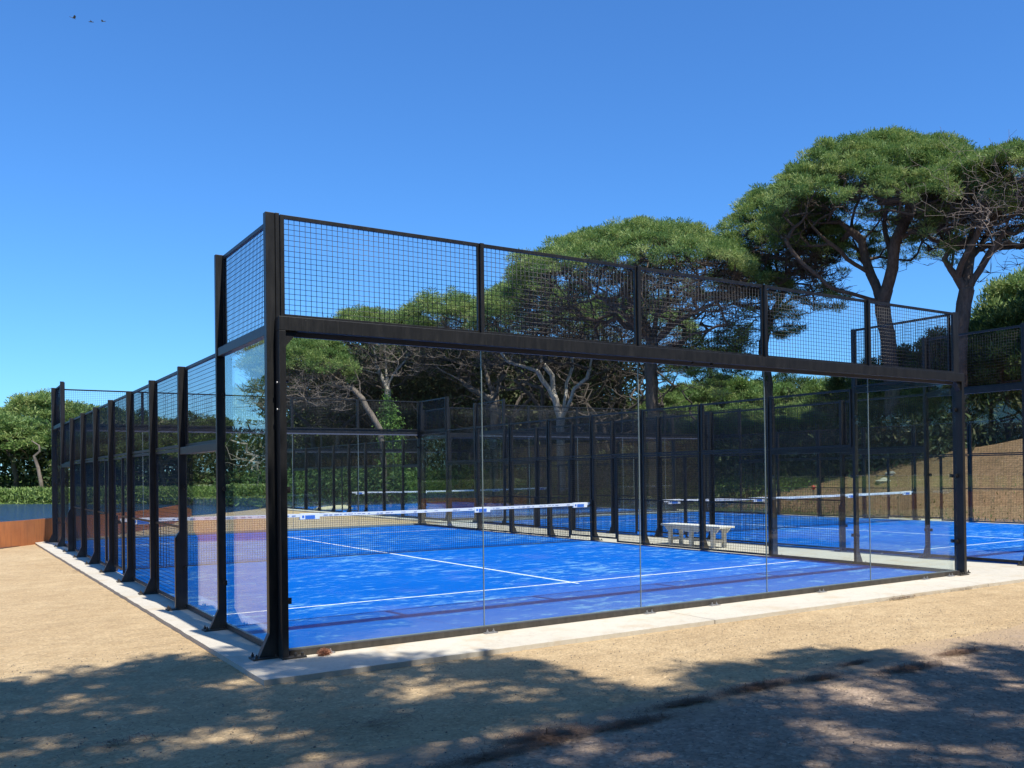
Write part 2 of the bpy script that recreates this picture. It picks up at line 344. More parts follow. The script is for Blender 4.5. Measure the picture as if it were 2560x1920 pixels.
# hillside east and north of the courts
hx = np.concatenate([np.arange(22.9, 42, .35), [46, 60, 120, 500]]); hy = np.concatenate([[-300, -60, -30], np.arange(-18, 52, .5), [60, 90, 150]])
def hz(X, Y):
    A = 3.7-1.9*ss(4, 22, Y)-.5*ss(20, 40, Y)
    return -.06+A*ss(23.2, 32.5, X)+.10*wav(X, Y, 1.3, 2)*ss(23.2, 26, X)+.02*(X-32)*(X > 32)
sheet('hillside', hx, hy, hz, SOIL)
gb = sheet('woodland_floor', np.concatenate([np.arange(11.5, 23.4, .6)]), np.arange(43.1, 75, .8), lambda X, Y: -.03+.25*ss(43, 50, Y)+.05*wav(X, Y, 1, 1), GRASSM)

def ghost_scatter(name, pts, size, m, seed, label, cat, up=.5, parent=None, k=1, width=.35):
    """small leaf blades at pts"""
    r = np.random.default_rng(seed); n = len(pts); d = r.normal(size=(n, 3)); d[:, 2] = np.abs(d[:, 2])+up; d /= np.linalg.norm(d, axis=1)[:, None]
    s = np.cross(d, r.normal(size=(n, 3))); s /= np.linalg.norm(s, axis=1)[:, None]; L = (size*r.uniform(.6, 1.4, n))[:, None]; W = L*width
    V = np.stack([pts-s*W*.5, pts+s*W*.5, pts+d*L+s*W*.15, pts+d*L-s*W*.15], 1).reshape(-1, 3)
    tone = np.repeat(r.uniform(0, 1, n), 4); q = np.arange(n*4).reshape(-1, 4)
    o = link(name, mesh_np(name, V, q, False, tone), m, parent)
    if label: stuff(o, label, cat)
    return o
# grass at the foot of the hillside and on the far bank
r0 = np.random.default_rng(5)
n = 40000; X = 23.0+r0.exponential(1.1, n); Y = r0.uniform(-6, 44, n); keep = r0.uniform(size=n) < .10+.9*ss(12, 22, Y); X, Y = X[keep], Y[keep]
ghost_scatter('grass', np.stack([X, Y, hz(X, Y)], 1), .085, m_leaf('grass_blades', (.05, .10, .02), (.12, .20, .045), (.24, .24, .09)), 6, 'green grass along the foot of the brown slope', 'grass', 1.2)
def along(pl, n, r):
    pl = np.array(pl, float); d = np.r_[0, np.cumsum(np.linalg.norm(np.diff(pl, axis=0), axis=1))]; t = r.uniform(0, d[-1], n); return np.stack([np.interp(t, d, pl[:, i]) for i in (0, 1)], 1)
P = along([(12.3, 47.5), (9.6, 56), (8.4, 61.2), (1.2, 71.4), (-14, 73.4), (-34.3, 61.4)], 60000, r0); P = P+r0.normal(size=P.shape)*[.35, .5]; P[:, 1] += .6
z = r0.uniform(0, 1, len(P))**1.2*.95
ghost_scatter('hedge_plants', np.c_[P, z], .22, m_leaf('bank_leaves', (.08, .15, .03), (.20, .30, .07), (.30, .38, .12)), 8, 'low green plants growing along the far bank of the pond', 'bank plants', .6)

# ------------------------------------------------------------------ padel cage
def wires(name, uax, u0, u1, z0, z1, off, step=.05, t=.0039, parent=None):
    """welded mesh in a vertical plane; uax 0 = along x (plane y=off), 1 = along y (plane x=off)"""
    bx = []
    nv = int(round((u1-u0)/step)); nh = int(round((z1-z0)/step))
    for i in range(1, nv):
        u = u0+(u1-u0)*i/nv; bx.append((u-t/2, u+t/2, off-t/2, off+t/2, z0, z1))
    for i in range(1, nh):
        z = z0+(z1-z0)*i/nh; bx.append((u0, u1, off+t/2, off+t*1.5, z-t/2, z+t/2))
    b = np.array(bx)
    V = np.stack([b[:, [0, 2, 4]], b[:, [1, 2, 4]], b[:, [1, 3, 4]], b[:, [0, 3, 4]], b[:, [0, 2, 5]], b[:, [1, 2, 5]], b[:, [1, 3, 5]], b[:, [0, 3, 5]]], 1)
    if uax == 1: V = V[..., [1, 0, 2]]
    Q = (np.arange(len(b))[:, None, None]*8+BF[None]).reshape(-1, 4)
    return link(name, mesh_np(name, V.reshape(-1, 3), Q), WIRE, parent)
def frame(uax, u0, u1, z0, z1, off, w=.035, d=.035):
    m = MB()
    for a in ((u0, u0+w, z0, z1), (u1-w, u1, z0, z1), (u0+w, u1-w, z0, z0+w), (u0+w, u1-w, z1-w, z1)):
        if uax == 0: m.box(a[0], a[1], off-d/2, off+d/2, a[2], a[3])
        else: m.box(off-d/2, off+d/2, a[0], a[1], a[2], a[3])
    return m
def panel(cage, uax, u0, u1, z0, z1, off):
    w = wires('mesh_panel', uax, u0+.03, u1-.03, z0+.03, z1-.03, off, parent=cage)
    frame(uax, u0+.002, u1-.002, z0+.002, z1-.002, off).build('panel_frame', BLACK, w, .002)
    return w
def pane(cage, uax, u0, u1, z0, z1, off, t=.012):
    m = MB(); g = .005
    if uax == 0: m.box(u0+g, u1-g, off-t/2, off+t/2, z0, z1)
    else: m.box(off-t/2, off+t/2, u0+g, u1-g, z0, z1)
    return m.build('glass_panel', GLASS, cage)

def side_post(cage, sx, y, h, kind):
    """sx -1: left side (outward -x), +1: right side"""
    X = lambda a: (-a if sx < 0 else 10+a)
    i, o = .027, .108
    if kind == 'corner': i, o = .046, .127
    if kind == 'wide': pts = [(i, 0), (i, h), (o, h), (o, .96), (o+.05, .88), (o+.05, .02), (o+.05, 0)]
    else: pts = [(i, 0), (i, h), (o, h), (o, .22), (o+.085, .025), (o+.085, 0)]
    pts = [(X(a), z) for a, z in pts]
    y0, y1 = (y-.03, y+.03)
    if kind == 'corner': y0, y1 = ((y-.02, y+.06) if y < 1 else (y-.06, y+.02))
    p = MB().prism(pts, 1, y0, y1).build('post', BLACK, cage, .004)
    b = MB().box(X(i-.01), X(o+.15), y0-.045, y1+.045, .001, .016)
    for yy in (y0-.025, y1+.025):
        b.cyl((X(o+.12), yy, .016), .014, .02, 2, 6); b.cyl((X(o+.12), yy, .03), .007, .022, 2, 6); b.cyl((X(i+.03), yy, .016), .012, .018, 2, 6)
    b.build('base_plate', BLACK, p, .002)
    return p

def build_cage(label):
    cage = thing('padel_cage', label, 'court enclosure', group='padel court enclosures')
    for sx in (-1, 1):
        for k in range(11):
            y = 2*k; h = 4 if k in (0, 1, 9, 10) else 3
            side_post(cage, sx, y, h, 'corner' if k in (0, 10) else 'wide' if k in (2, 8) else 'std')
        off = -.022 if sx < 0 else 10.022
        gl = -.022 if sx < 0 else 10.022
        # end bays: glass 3 m with mesh above; next bay: glass 2 m, mesh to 3 m
        for a, b_, hg, ht in ((.062, 1.968, 3, 4), (2.032, 3.968, 2, 3), (18.032, 19.938, 3, 4), (16.032, 17.968, 2, 3)):
            pane(cage, 1, a, b_, .062, hg-.02, gl)
            panel(cage, 1, a, b_, hg+.0, ht-.01, off)
            rail = MB().box(*sorted((off+.075*sx, off+.006*sx)), a, b_, hg-.09, hg-.003); rail.box(off-.02, off+.02, a, b_, hg-.0185, hg-.002) if False else None
            rail.build('glazing_rail', BLACK, cage, .003)
            strip = MB().box(off-.012 if sx < 0 else off-.02, off+.02 if sx < 0 else off+.012, a, b_, .008, .06).build('base_rail', BLACK, cage, .003)
        for k in range(2, 8):
            y = 2*k; a, b_ = y+.032, y+1.968
            if k == 4: segs = [(a, y+1.0, .02)]; door = (y+1.0, b_)
            elif k == 5: segs = [(y+1.0, b_, .02)]; door = (a, y+1.0)
            else: segs = [(a, b_, .02)]; door = None
            for s0, s1, z0 in segs: panel(cage, 1, s0, s1, z0, 1.995, off)
            panel(cage, 1, a, b_, 2.005, 2.99, off)
            if door:
                d = panel(cage, 1, door[0]+.012, door[1]-.012, .09, 1.985, off); d.name = 'gate'
            for z in (1.0,):
                for s0, s1, _ in segs:
                    MB().box(off-.012-.015*sx*-1, off+.012-.015*sx*-1, s0, s1, z-.014, z+.014).build('mid_rail', BLACK, cage)
        # glass clamps on the posts
        for y in (0, 2, 4, 16, 18, 20):
            for z in ((.5, 1.5, 2.5) if y in (0, 2, 18, 20) else (.5, 1.5)):
                for dy in (-1, 1):
                    if (y == 0 and dy < 0) or (y == 20 and dy > 0) or (y == 4 and dy > 0) or (y == 16 and dy < 0): continue
                    if y in (2, 18) and z > 2 and ((y == 2) == (dy > 0)): continue
                    yc = y+dy*(.058 if y not in (0, 20) else .088); xo = -.042 if sx < 0 else 10.042
                    m = MB().box(xo-.012, xo+.012, yc-.026, yc+.026, z-.026, z+.026); m.cyl((xo+.011*sx, yc, z), .014, .012*sx, 0, 8)
                    m.build('glass_clamp', BLACK, cage, .002)
    for e in (0, 1):
        Y = (lambda a: -a) if e == 0 else (lambda a: 20+a)
        MB().box(-.055, 10.055, *sorted((Y(.03), Y(.155))), 2.925, 3.05).build('portal_beam', BLACK, cage, .004)
        MB().box(.03, 9.97, *sorted((Y(.012), Y(.045))), 2.885, 2.924).build('glazing_strip', STRIP, cage)
        for sx in (0, 1):
            X = (lambda a: a) if sx == 0 else (lambda a: 10-a)
            lg = MB().box(*sorted((X(-.055), X(.004))), *sorted((Y(.032), Y(.153))), 0, 2.924).build('portal_leg', BLACK, cage, .004)
            MB().prism([(X(.005), 2.923), (X(.005), 2.78), (X(.12), 2.923)], 1, *sorted((Y(.05), Y(.13)))).build('gusset', BLACK, lg)
            bp = MB().box(*sorted((X(-.06), X(.15))), *sorted((Y(.02), Y(.19))), .001, .016)
            for a in (.06, .12): bp.cyl((X(a), Y(.16), .016), .014, .03, 2, 6)
            bp.build('base_plate', BLACK, lg, .002)
            for z in (2.22, 2.46):
                MB().cyl((X(-.055), Y(.10), z), .011, -.012 if sx == 0 else .012, 0, 8).build('bolt', ZINC, lg)
            for z in (.5, 1.5, 2.5):
                m = MB().box(*sorted((X(.005), X(.06))), *sorted((Y(.034), Y(.058))), z-.028, z+.028); m.cyl((X(.034), Y(.058), z), .015, -.012 if e == 0 else .012, 1, 8)
                m.build('glass_clamp', BLACK, lg, .002)
        for k in range(5):
            a, b_ = 2*k, 2*k+2
            if k == 0: a = .0
            if k == 4: b_ = 10.0
            pane(cage, 0, a, b_, .055, 2.90, Y(.02))
            panel(cage, 0, a if k else -.005, b_ if k < 4 else 10.005, 3.053, 3.99, Y(.02))
            if k: MB().box(a-.0035, a+.0035, *sorted((Y(.0128), Y(.0272))), .06, 2.884).build('panel_joint', EDGE, cage)
            if k: MB().box(a-.02, a+.02, *sorted((Y(.04), Y(.075))), 3.051, 3.985).build('upper_post', BLACK, cage, .003)
        for sx in (0, 1):
            a = -.0435 if sx == 0 else 10.0085
            MB().box(a, a+.035, *sorted((Y(-.03), Y(.029))), .002, 4.0).build('corner_tube', BLACK, cage, .003)
        MB().box(.03, 9.97, *sorted((Y(.03), Y(.085))), .004, .062).build('base_rail', BLACK, cage, .004)
        MB().box(.03, 9.97, *sorted((Y(.006), Y(.0295))), .02, .068).build('glazing_strip', EDGE, cage)
        for x in (.35, 2.02, 4.05, 5.03, 6.9, 9.1, 9.7):
            m = MB().box(x-.07, x+.07, *sorted((Y(.086), Y(.15))), .001, .009)
            for dx in (-.035, .035): m.cyl((x+dx, Y(.118), .009), .013, .016, 2, 6); m.cyl((x+dx, Y(.118), .02), .006, .022, 2, 6)
            m.build('floor_bracket', ZINC, cage)
    for dx in (0, .3): MB().cyl((4.75+dx, -.10, 2.90), .018, .024, 2, 10).build('bolt', BLACK, cage)
    return cage

def build_net(label):
    net = thing('net', label, 'net', (0, 10, 0), group='padel nets')
    W0, W1 = .02, 9.98
    sag = lambda x: .92-.035*(1-((x-5)/5)**2)
    xs = np.arange(W0+.06, W1-.05, .045); t = .0022; V = []; 
    for x in xs:
        h = sag(x)-.03; b = (x-t, x+t, -t, t, .02, h); V.append([(b[0], b[2], b[4]), (b[1], b[2], b[4]), (b[1], b[3], b[4]), (b[0], b[3], b[4]), (b[0], b[2], b[5]), (b[1], b[2], b[5]), (b[1], b[3], b[5]), (b[0], b[3], b[5])])
    seg = np.linspace(W0+.05, W1-.05, 21)
    for j in range(1, 20):
        f = j/20
        for k in range(20):
            xa, xb = seg[k], seg[k+1]; za, zb = .02+(sag(xa)-.05)*f, .02+(sag(xb)-.05)*f
            V.append([(xa, t, za-t), (xb, t, zb-t), (xb, 3*t, zb-t), (xa, 3*t, za-t), (xa, t, za+t), (xb, t, zb+t), (xb, 3*t, zb+t), (xa, 3*t, za+t)])
    V = np.array(V); Q = (np.arange(len(V))[:, None, None]*8+BF[None]).reshape(-1, 4)
    link('net_mesh', mesh_np('net_mesh', V.reshape(-1, 3), Q), NETM, net)
    xs = np.linspace(W0+.04, W1-.04, 41); m = MB(); vs = []
    for x in xs: s = sag(x); w = .004*math.sin(x*7); vs += [(x, -.012+w, s-.062), (x, .012+w, s-.062), (x, .014+w, s), (x, -.014+w, s)]
    fs = [tuple([0, 1, 2, 3])]+[(4*i+a, 4*i+b, 4*i+4+b, 4*i+4+a) for i in range(40) for a, b in ((0, 1), (1, 2), (2, 3), (3, 0))]+[(160, 161, 162, 163)]
    tape = m.add(vs, fs).build('top_tape', TAPE, net)
    # printed dashes along the tape
    p = MB(); q = random.Random(4); x = .6
    while x < 9.4:
        L = q.uniform(.03, .10)
        if q.random() < .72 and min(abs(x-c) for c in (.42, 3.36, 7.11, 9.66)) > .24:
            s = sag(x+L/2); p.box(x, x+L, -.0185, -.0175, s-.036, s-.024)
        x += L+q.uniform(.02, .06)
    p.build('tape_print', GREYP, tape)
    for x in (.42, 3.36, 7.11, 9.66):
        s = sag(x); lb = MB().box(x-.19, x+.19, -.026, .026, s-.11, s+.006).build('tape_label', TAPE, net, .004)
        l2 = MB().box(x-.09, x+.10, -.0285, -.0265, s-.10, s-.03); l2.box(x-.15, x-.11, -.0285, -.0265, s-.08, s-.03); l2.build('label_print', BLUEP, lb)
    for x in (0, 10):
        s = 1 if x == 0 else -1
        pm = MB().box(x+s*.0-.03, x+s*.0+.03, -.04, .04, .013, .98).build('net_post', BLACK, net, .004)
        MB().cyl((x+s*.05, -.02, .86), .03, .05, 1, 12).build('winder', BLACK, pm)
    MB().tube([(W0+.03, 0, .02), (5, 0, .018), (W1-.03, 0, .02)], .008, 6).build('bottom_cord', NETM, net)
    return net

cageA = build_cage('nearest black steel and glass padel court cage, closest to the camera')
netA = build_net('padel net with white top tape across the nearest blue court')
for loc, lc, ln in (((12.07, 0, 0), 'black padel court cage on the right, beyond the white bench', 'white taped net on the right hand court behind the bench'),
                    ((12, 22, 0), 'farthest black padel court cage, in front of the ivy covered tree', 'white taped net on the farthest court by the ivy')):
    c = copy_tree(cageA); c.location = loc; c['label'] = lc
    c = copy_tree(netA); c.location = (loc[0], loc[1]+10, 0); c['label'] = ln

# ------------------------------------------------------------------ bench
def bench():
    t = thing('bench', 'white wooden bench standing on concrete between two padel courts', 'bench', (10.78, 7.08, 0), math.radians(90))
    L, W, H = 1.0, .21, .46
    MB().box(-L, L, -W, W, H-.04, H).build('seat', WHITE, t, .006)
    for y in (-.15, .15):
        MB().prism([(-L+.06, H-.041), (-L+.18, H-.15), (-L+.38, H-.10), (-.30, H-.10), (-.2, H-.15), (.2, H-.15), (.30, H-.10), (L-.38, H-.10), (L-.18, H-.15), (L-.06, H-.041)], 1, y-.012, y+.012).build('apron', WHITE, t)
    for x in (-.72, 0, .72):
        for y in (-.15, .15):
            MB().box(x-.045, x+.045, y-.035+(.0 if y < 0 else 0), y+.035, 0, H-.042).build('leg', WHITE, t, .004)
        MB().box(x-.02, x+.02, -.114, .114, .10, .17).build('stretcher', WHITE, t)
    MB().box(-.674, -.046, -.02, .02, .115, .155).build('stretcher', WHITE, t); MB().box(.046, .674, -.02, .02, .115, .155).build('stretcher', WHITE, t)
bench()

# ------------------------------------------------------------------ rusted steel edging wall along the pond
w = MB(); pl = nearw[:8]
pts = []
for i in range(len(pl)-1):
    for k in range(5): f = k/5; pts.append((pl[i][0]*(1-f)+pl[i+1][0]*f, pl[i][1]*(1-f)+pl[i+1][1]*f))
pts.append(pl[-1]); pts = np.array(pts)
for _ in range(3): pts[1:-1] = (pts[:-2]+2*pts[1:-1]+pts[2:])/4
dd = np.gradient(pts, axis=0); nn = np.stack([-dd[:, 1], dd[:, 0]], 1); nn /= np.linalg.norm(nn, axis=1)[:, None]
vs = []
for i, (p, q) in enumerate(zip(pts, nn)):
    h = .6 if i < 28 else .6-.05*(i-28)
    a = p-q*.02; b = p+q*.02; vs += [(*a, -.1), (*b, -.1), (*b, h), (*a, h)]
fs = [(0, 3, 2, 1)]+[(4*i+a, 4*i+b, 4*i+4+b, 4*i+4+a) for i in range(len(pts)-1) for a, b in ((0, 1), (1, 2), (2, 3), (3, 0))]+[tuple(4*(len(pts)-1)+k for k in range(4))]
w.add(vs, fs); tag(w.build('rusted_wall', CORTEN), 'low curved wall of orange rusted steel beside the pond', 'wall')

# white railing on the far bank
def railing(pl, zb, label, m, n):
    t = thing('railing', label, 'railing', (*pl[0], zb))
    pl = np.array(pl, float); d = np.r_[0, np.cumsum(np.linalg.norm(np.diff(pl, axis=0), axis=1))]; tt = np.linspace(0, d[-1], n)
    P = np.stack([np.interp(tt, d, pl[:, i]) for i in (0, 1)], 1)-pl[0]
    MB().tube([(x, y, .88) for x, y in P], .035, 6).build('top_rail', m, t)
    MB().tube([(x, y, .48) for x, y in P], .02, 6).build('lower_rail', m, t)
    for x, y in P[::max(1, n//46)]: MB().box(x-.03, x+.03, y-.03, y+.03, -.1, .88).build('railing_post', m, t)
RAILM = m_plain('weathered_white_rail', (.62, .60, .52), .6, 0, .1)
railing([(6.5, 64.8), (1.5, 72.2), (-14, 74.4), (-34.8, 62), (-53, 38.6)], .12, 'long pale railing along the far bank of the pond', RAILM, 46)
railing([(12.4, 50.2), (10.6, 56.0), (9.0, 61.5)], .1, 'pale green railing on the lawn seen through the corner glass', m_plain('green_rail', (.30, .40, .24), .6, 0, .1), 9)
wm = MB(); 
for i in range(22):
    f = i/21; x = 12.2+(9.6-12.2)*f; y = 47.2+(54.6-47.2)*f; wm.box(x-.1, x+.1, y-.17, y+.17, -.3, .42+.04*math.sin(i*3.1))
tag(wm.build('timber_bank_wall', m_plain('old_timber', (.13, .115, .09), .9, 0, .4, 3)), 'grey timber retaining wall at the pond edge below the green railing', 'wall')

# ------------------------------------------------------------------ trees
def skel_mesh(name, pos, par, rad, m, parent=None, m2=None, cut=0):
    pos = np.array(pos); par = np.array(par); rad = np.array(rad)
    e = np.where(par >= 0)[0]; A = pos[par[e]]; B = pos[e]; ra = np.minimum(rad[par[e]], rad[e]*1.35); rb = rad[e]
    d = B-A; L = np.linalg.norm(d, axis=1); ok = L > 1e-4; A, B, ra, rb, d, L, e = A[ok], B[ok], ra[ok], rb[ok], d[ok], L[ok], e[ok]; d = d/L[:, None]
    Vs = []; Fs = []; off = 0; Ms = []
    for lo, hi, k in ((0, .03, 3), (.03, .09, 5), (.09, 9, 9)):
        s = (rb >= lo) & (rb < hi)
        if not s.any(): continue
        a, b, r1, r2, dd, l = A[s], B[s], ra[s], rb[s], d[s], L[s]
        up = np.where(np.abs(dd[:, 2:3]) < .9, [[0, 0, 1.]], [[1., 0, 0]]); u = np.cross(dd, up); u /= np.linalg.norm(u, axis=1)[:, None]; v = np.cross(dd, u)
        th = np.arange(k)*2*np.pi/k; ring = u[:, None]*np.cos(th)[None, :, None]+v[:, None]*np.sin(th)[None, :, None]
        ext = np.minimum(r2*.35, l*.2)[:, None, None]*dd[:, None]
        V = np.concatenate([a[:, None]-ext+ring*r1[:, None, None], b[:, None]+ext+ring*r2[:, None, None]], 1)
        i = np.arange(k); f = np.stack([i, (i+1) % k, (i+1) % k+k, i+k], 1)
        Fs.append((np.arange(len(a))[:, None, None]*2*k+f[None]+off).reshape(-1, 4)); Vs.append(V.reshape(-1, 3)); off += len(V)*2*k; Ms.append(np.repeat((e[s] >= cut) if m2 else np.zeros(s.sum(), bool), k))
    me = mesh_np(name, np.concatenate(Vs), np.concatenate(Fs), True); o = link(name, me, m, parent)
    if m2: me.materials.append(m2); me.polygons.foreach_set('material_index', np.concatenate(Ms).astype(np.int32))
    return o

def grow(chains, targets, rng, trunk_r, wob=.09, tip=.007, step=.45, power=2.35):
    """chains: list of (list of points) forming trunk and main limbs; first point of later chains is attached to the nearest existing node"""
    pos = []; par = []; main = []
    def addchain(c):
        c = [np.array(p, float) for p in c]
        if pos:
            P = np.array(pos); j = int(np.argmin(np.linalg.norm(P-c[0], axis=1))); prev = j; c = [P[j]]+c[1:]
        else: pos.append(c[0]); par.append(-1); prev = 0
        for a, b in zip(c[:-1], c[1:]):
            n = max(1, int(np.linalg.norm(b-a)/step))
            for k in range(1, n+1):
                q = a+(b-a)*k/n+(rng.normal(size=3)*wob*.35 if k < n else 0)
                pos.append(q); par.append(prev); prev = len(pos)-1
    for c in chains: addchain(c)
    fork = np.array(chains[0][-1]); nmain = len(pos)
    order = np.argsort(np.linalg.norm(targets-fork, axis=1)); P = np.zeros((len(pos)+len(targets)*8, 3)); P[:len(pos)] = pos; n = len(pos); par = par+[0]*(len(targets)*8); zf = fork[2]
    low = np.zeros(len(P)); low[:n] = np.where(P[:n, 2] < zf-.3, 1e3, 0)
    ends = []
    for t in targets[order]:
        D = np.linalg.norm(P[:n]-t, axis=1)+low[:n]+.9*np.maximum(0, P[:n, 2]-t[2])+.12*np.linalg.norm(P[:n]-fork, axis=1)
        j = int(np.argmin(D)); a = P[j].copy(); L = np.linalg.norm(t-a); k = min(8, max(1, int(L/step))); prev = j
        bend = rng.normal(size=3)*wob*L; bend[2] -= .06*L
        for i in range(1, k+1):
            f = i/k; q = a+(t-a)*f+bend*4*f*(1-f)*.5; P[n] = q; par[n] = prev; prev = n; n += 1
        ends.append(prev)
    par = np.array(par[:n]); P = P[:n]
    acc = np.zeros(n); has = np.zeros(n, bool); has[par[1:]] = True; acc[~has] = tip**power
    for i in range(n-1, 0, -1): acc[par[i]] += acc[i]
    r = acc**(1/power); r = tip+(r-tip)*(trunk_r-tip)/(r[0]-tip)
    return P, par, r, nmain

def foliage(name, C, N, R, size, rng, m, parent, flat=.7, width=.22, droop=0):
    """clumps of needle sprays round the centres C"""
    n = len(C)*N; c = np.repeat(C, N, 0); Rr = np.repeat(R*rng.uniform(.6, 1.25, len(C)), N)[:, None]
    d = rng.normal(size=(n, 3)); d /= np.linalg.norm(d, axis=1)[:, None]; d[:, 2] = d[:, 2]*.8+.15
    p = c+d*Rr*(rng.uniform(.15, 1, n)**.6)[:, None]*[1, 1, flat]
    a = d*.8+rng.normal(size=(n, 3))*.45; a[:, 2] += .30; a /= np.linalg.norm(a, axis=1)[:, None]
    s = np.cross(a, rng.normal(size=(n, 3))*.55+[0, 0, 1]); s /= np.linalg.norm(s, axis=1)[:, None]; L = (size*rng.uniform(.55, 1.35, n))[:, None]; W = L*width
    V = np.stack([p-s*W*.3, p+s*W*.3, p+a*L*.75+s*W*.6, p+a*L, p+a*L*.75-s*W*.6], 1)
    tone = np.clip(np.repeat(rng.uniform(.1, .8, len(C)), N)+rng.normal(size=n)*.16, 0, 1)
    return link(name, mesh_np(name, V.reshape(-1, 3), np.arange(n*5).reshape(-1, 5), False, np.repeat(tone, 5)), m, parent)

def lumps(rng, G, k, sp):
    """gather crown points into puffs"""
    c = G[rng.choice(len(G), max(3, len(G)//k), replace=False)]; j = np.argmin(((G[:, None]-c[None])**2).sum(-1), 1)
    return c[j]+(G-c[j])*.80+rng.normal(size=G.shape)*sp*[1, 1, .6]+np.array([0, 0, 1])*(.10-.3*((G-c[j])[:, :2]**2).sum(1))[:, None].clip(-.2, .2)
def dome(rng, n, c, R, drop, th, lump=.35, seed=0, tilt=(0, 0)):
    """points in the top layer of an umbrella crown: c = top centre, R = (rx, ry)"""
    a = rng.uniform(0, 2*np.pi, n); q = np.sqrt(rng.uniform(0, 1, n))
    x = q*np.cos(a)*R[0]; y = q*np.sin(a)*R[1]
    rim = 1+.10*np.sin(a*3+seed)+.07*np.sin(a*5+seed*2.1); x *= rim; y *= rim
    z = -drop*q**2.6+lump*wav(x+c[0], y+c[1], 1.6, seed)+tilt[0]*x+tilt[1]*y-th*rng.uniform(0, 1, n)**1.3*(1-.45*q)
    return np.stack([c[0]+x, c[1]+y, c[2]+z], 1)
VIEW = np.array([_r[0], _r[1]])
def umbrella(name, label, group, base, chains, top, R, drop, th, n, trunk_r, seed, leaf=LEAF, bark=BARK, twigs=250, tw_depth=2.2, N=210, cr=.40, size=.14, pale=None, lump=.2, name2=False, extra=None, dead=0, dead_c=None):
    rng = np.random.default_rng(seed); t = thing(name, label, 'tree', tuple(base), 0, group); b = np.array(base)
    G = lumps(rng, dome(rng, n, top, R, drop, th, lump, seed), 7, .10)
    if extra is not None: G = np.concatenate([G]+[e_[0]+rng.normal(size=(e_[2], 3))*e_[1] for e_ in extra])
    Tw = dome(rng, twigs, (top[0], top[1], top[2]-th*.8-.45), (R[0]*.9, R[1]*.9), drop*.75, tw_depth, lump, seed)
    P, par, r, nm = grow(chains, np.concatenate([G, Tw]), rng, trunk_r)
    skel_mesh('trunk', P-b, par, r*np.where(np.arange(len(r)) < nm, 1, .85), bark, t, TWIGB, nm)
    foliage('crown', G-b, N, cr, size, rng, leaf, t, .5, .15)
    # fine side twigs below the green layer
    k = rng.choice(len(P), size=int(twigs*15)); k = k[(r[k] < .03)]; qq = np.hypot((P[k, 0]-top[0])/R[0], (P[k, 1]-top[1])/R[1]); k = k[P[k, 2] < top[2]-drop*np.minimum(qq, 1.1)**2.6-1.15]
    pp = []; pr_ = []; rr = []
    for i in k:
        d = rng.normal(size=3); d[2] = abs(d[2])*.6; d /= np.linalg.norm(d); L = rng.uniform(.3, .9); i0 = len(pp)
        pp += [P[i]-b, P[i]-b+d*L*.5, P[i]-b+d*L+rng.normal(size=3)*.08]; pr_ += [-1, i0, i0+1]; rr += [.013, .011, .008]
    if pp: skel_mesh('twigs', pp, pr_, rr, TWIGB if bark is BARK or name2 else DEADW, t)
    if dead:
        D = dead_c+rng.normal(size=(dead, 3))*np.array([1.1, 1.1, .8]) if np.ndim(dead_c) == 1 else dead_c
        P2, par2, r2, _ = grow([[P[np.argmin(np.linalg.norm(P-D.mean(0)-[0, 0, -1.5], axis=1))], D.mean(0)-[0, 0, .9]]], D, rng, .035, .14, .006, .25)
        skel_mesh('dead_branches', P2-b, par2, r2, DEADW, t)
    return t

def P3(u, v, D, dz=0): return px(u, v, D)+np.array([0, 0, dz])
def gz(x, y): return float(hz(np.array(x), np.array(y))) if x > 23 else -.02
def base_at(u, D):
    p = px(u, 1020, D); return np.array([p[0], p[1], gz(p[0], p[1])-.05])
lat = _R
def off(p, right=0, back=0, up=0): return np.array(p)+np.array([_r[0], _r[1], 0])*right+np.array([_fw[0], _fw[1], 0])/math.hypot(_fw[0], _fw[1])*back+np.array([0, 0, up])

# the great umbrella pine, right of centre
D = 42; b1 = base_at(1935, D)
umbrella('umbrella_pine', 'tall umbrella pine with a wide crown and open forked limbs, highest top', None, b1,
  [[b1, P3(1925, 790, D), P3(1912, 700, D), P3(1906, 652, D)],
   [P3(1906, 652, D), P3(1860, 640, D-.5), P3(1790, 618, D-1), P3(1730, 565, D-1.2), P3(1680, 500, D-1.5), P3(1640, 455, D-1.5)],
   [P3(1906, 652, D), P3(1880, 590, D+.6), P3(1862, 520, D+1), P3(1815, 480, D+1.2), P3(1760, 425, D+1.5)],
   [P3(1880, 590, D+.6), P3(1830, 560, D), P3(1775, 510, D-.5), P3(1740, 470, D-.5)],
   [P3(1862, 520, D+1), P3(1905, 470, D+1.5), P3(1925, 400, D+2)],
   [P3(1906, 652, D), P3(1928, 580, D-.5), P3(1935, 520, D-1), P3(1965, 460, D-1), P3(1968, 400, D-1.5)],
   [P3(1935, 520, D-1), P3(1985, 490, D-1.5), P3(2040, 465, D-2), P3(2080, 440, D-2.5)],
   [P3(1928, 580, D-.5), P3(1910, 480, D+1), P3(1900, 420, D+3), P3(1900, 380, D+4)]],
  off(P3(1930, 293, D), up=-.42), (6.5, 5.2), 3.7, .6, 1250, .34, 11, twigs=430, tw_depth=2.2, lump=.25)
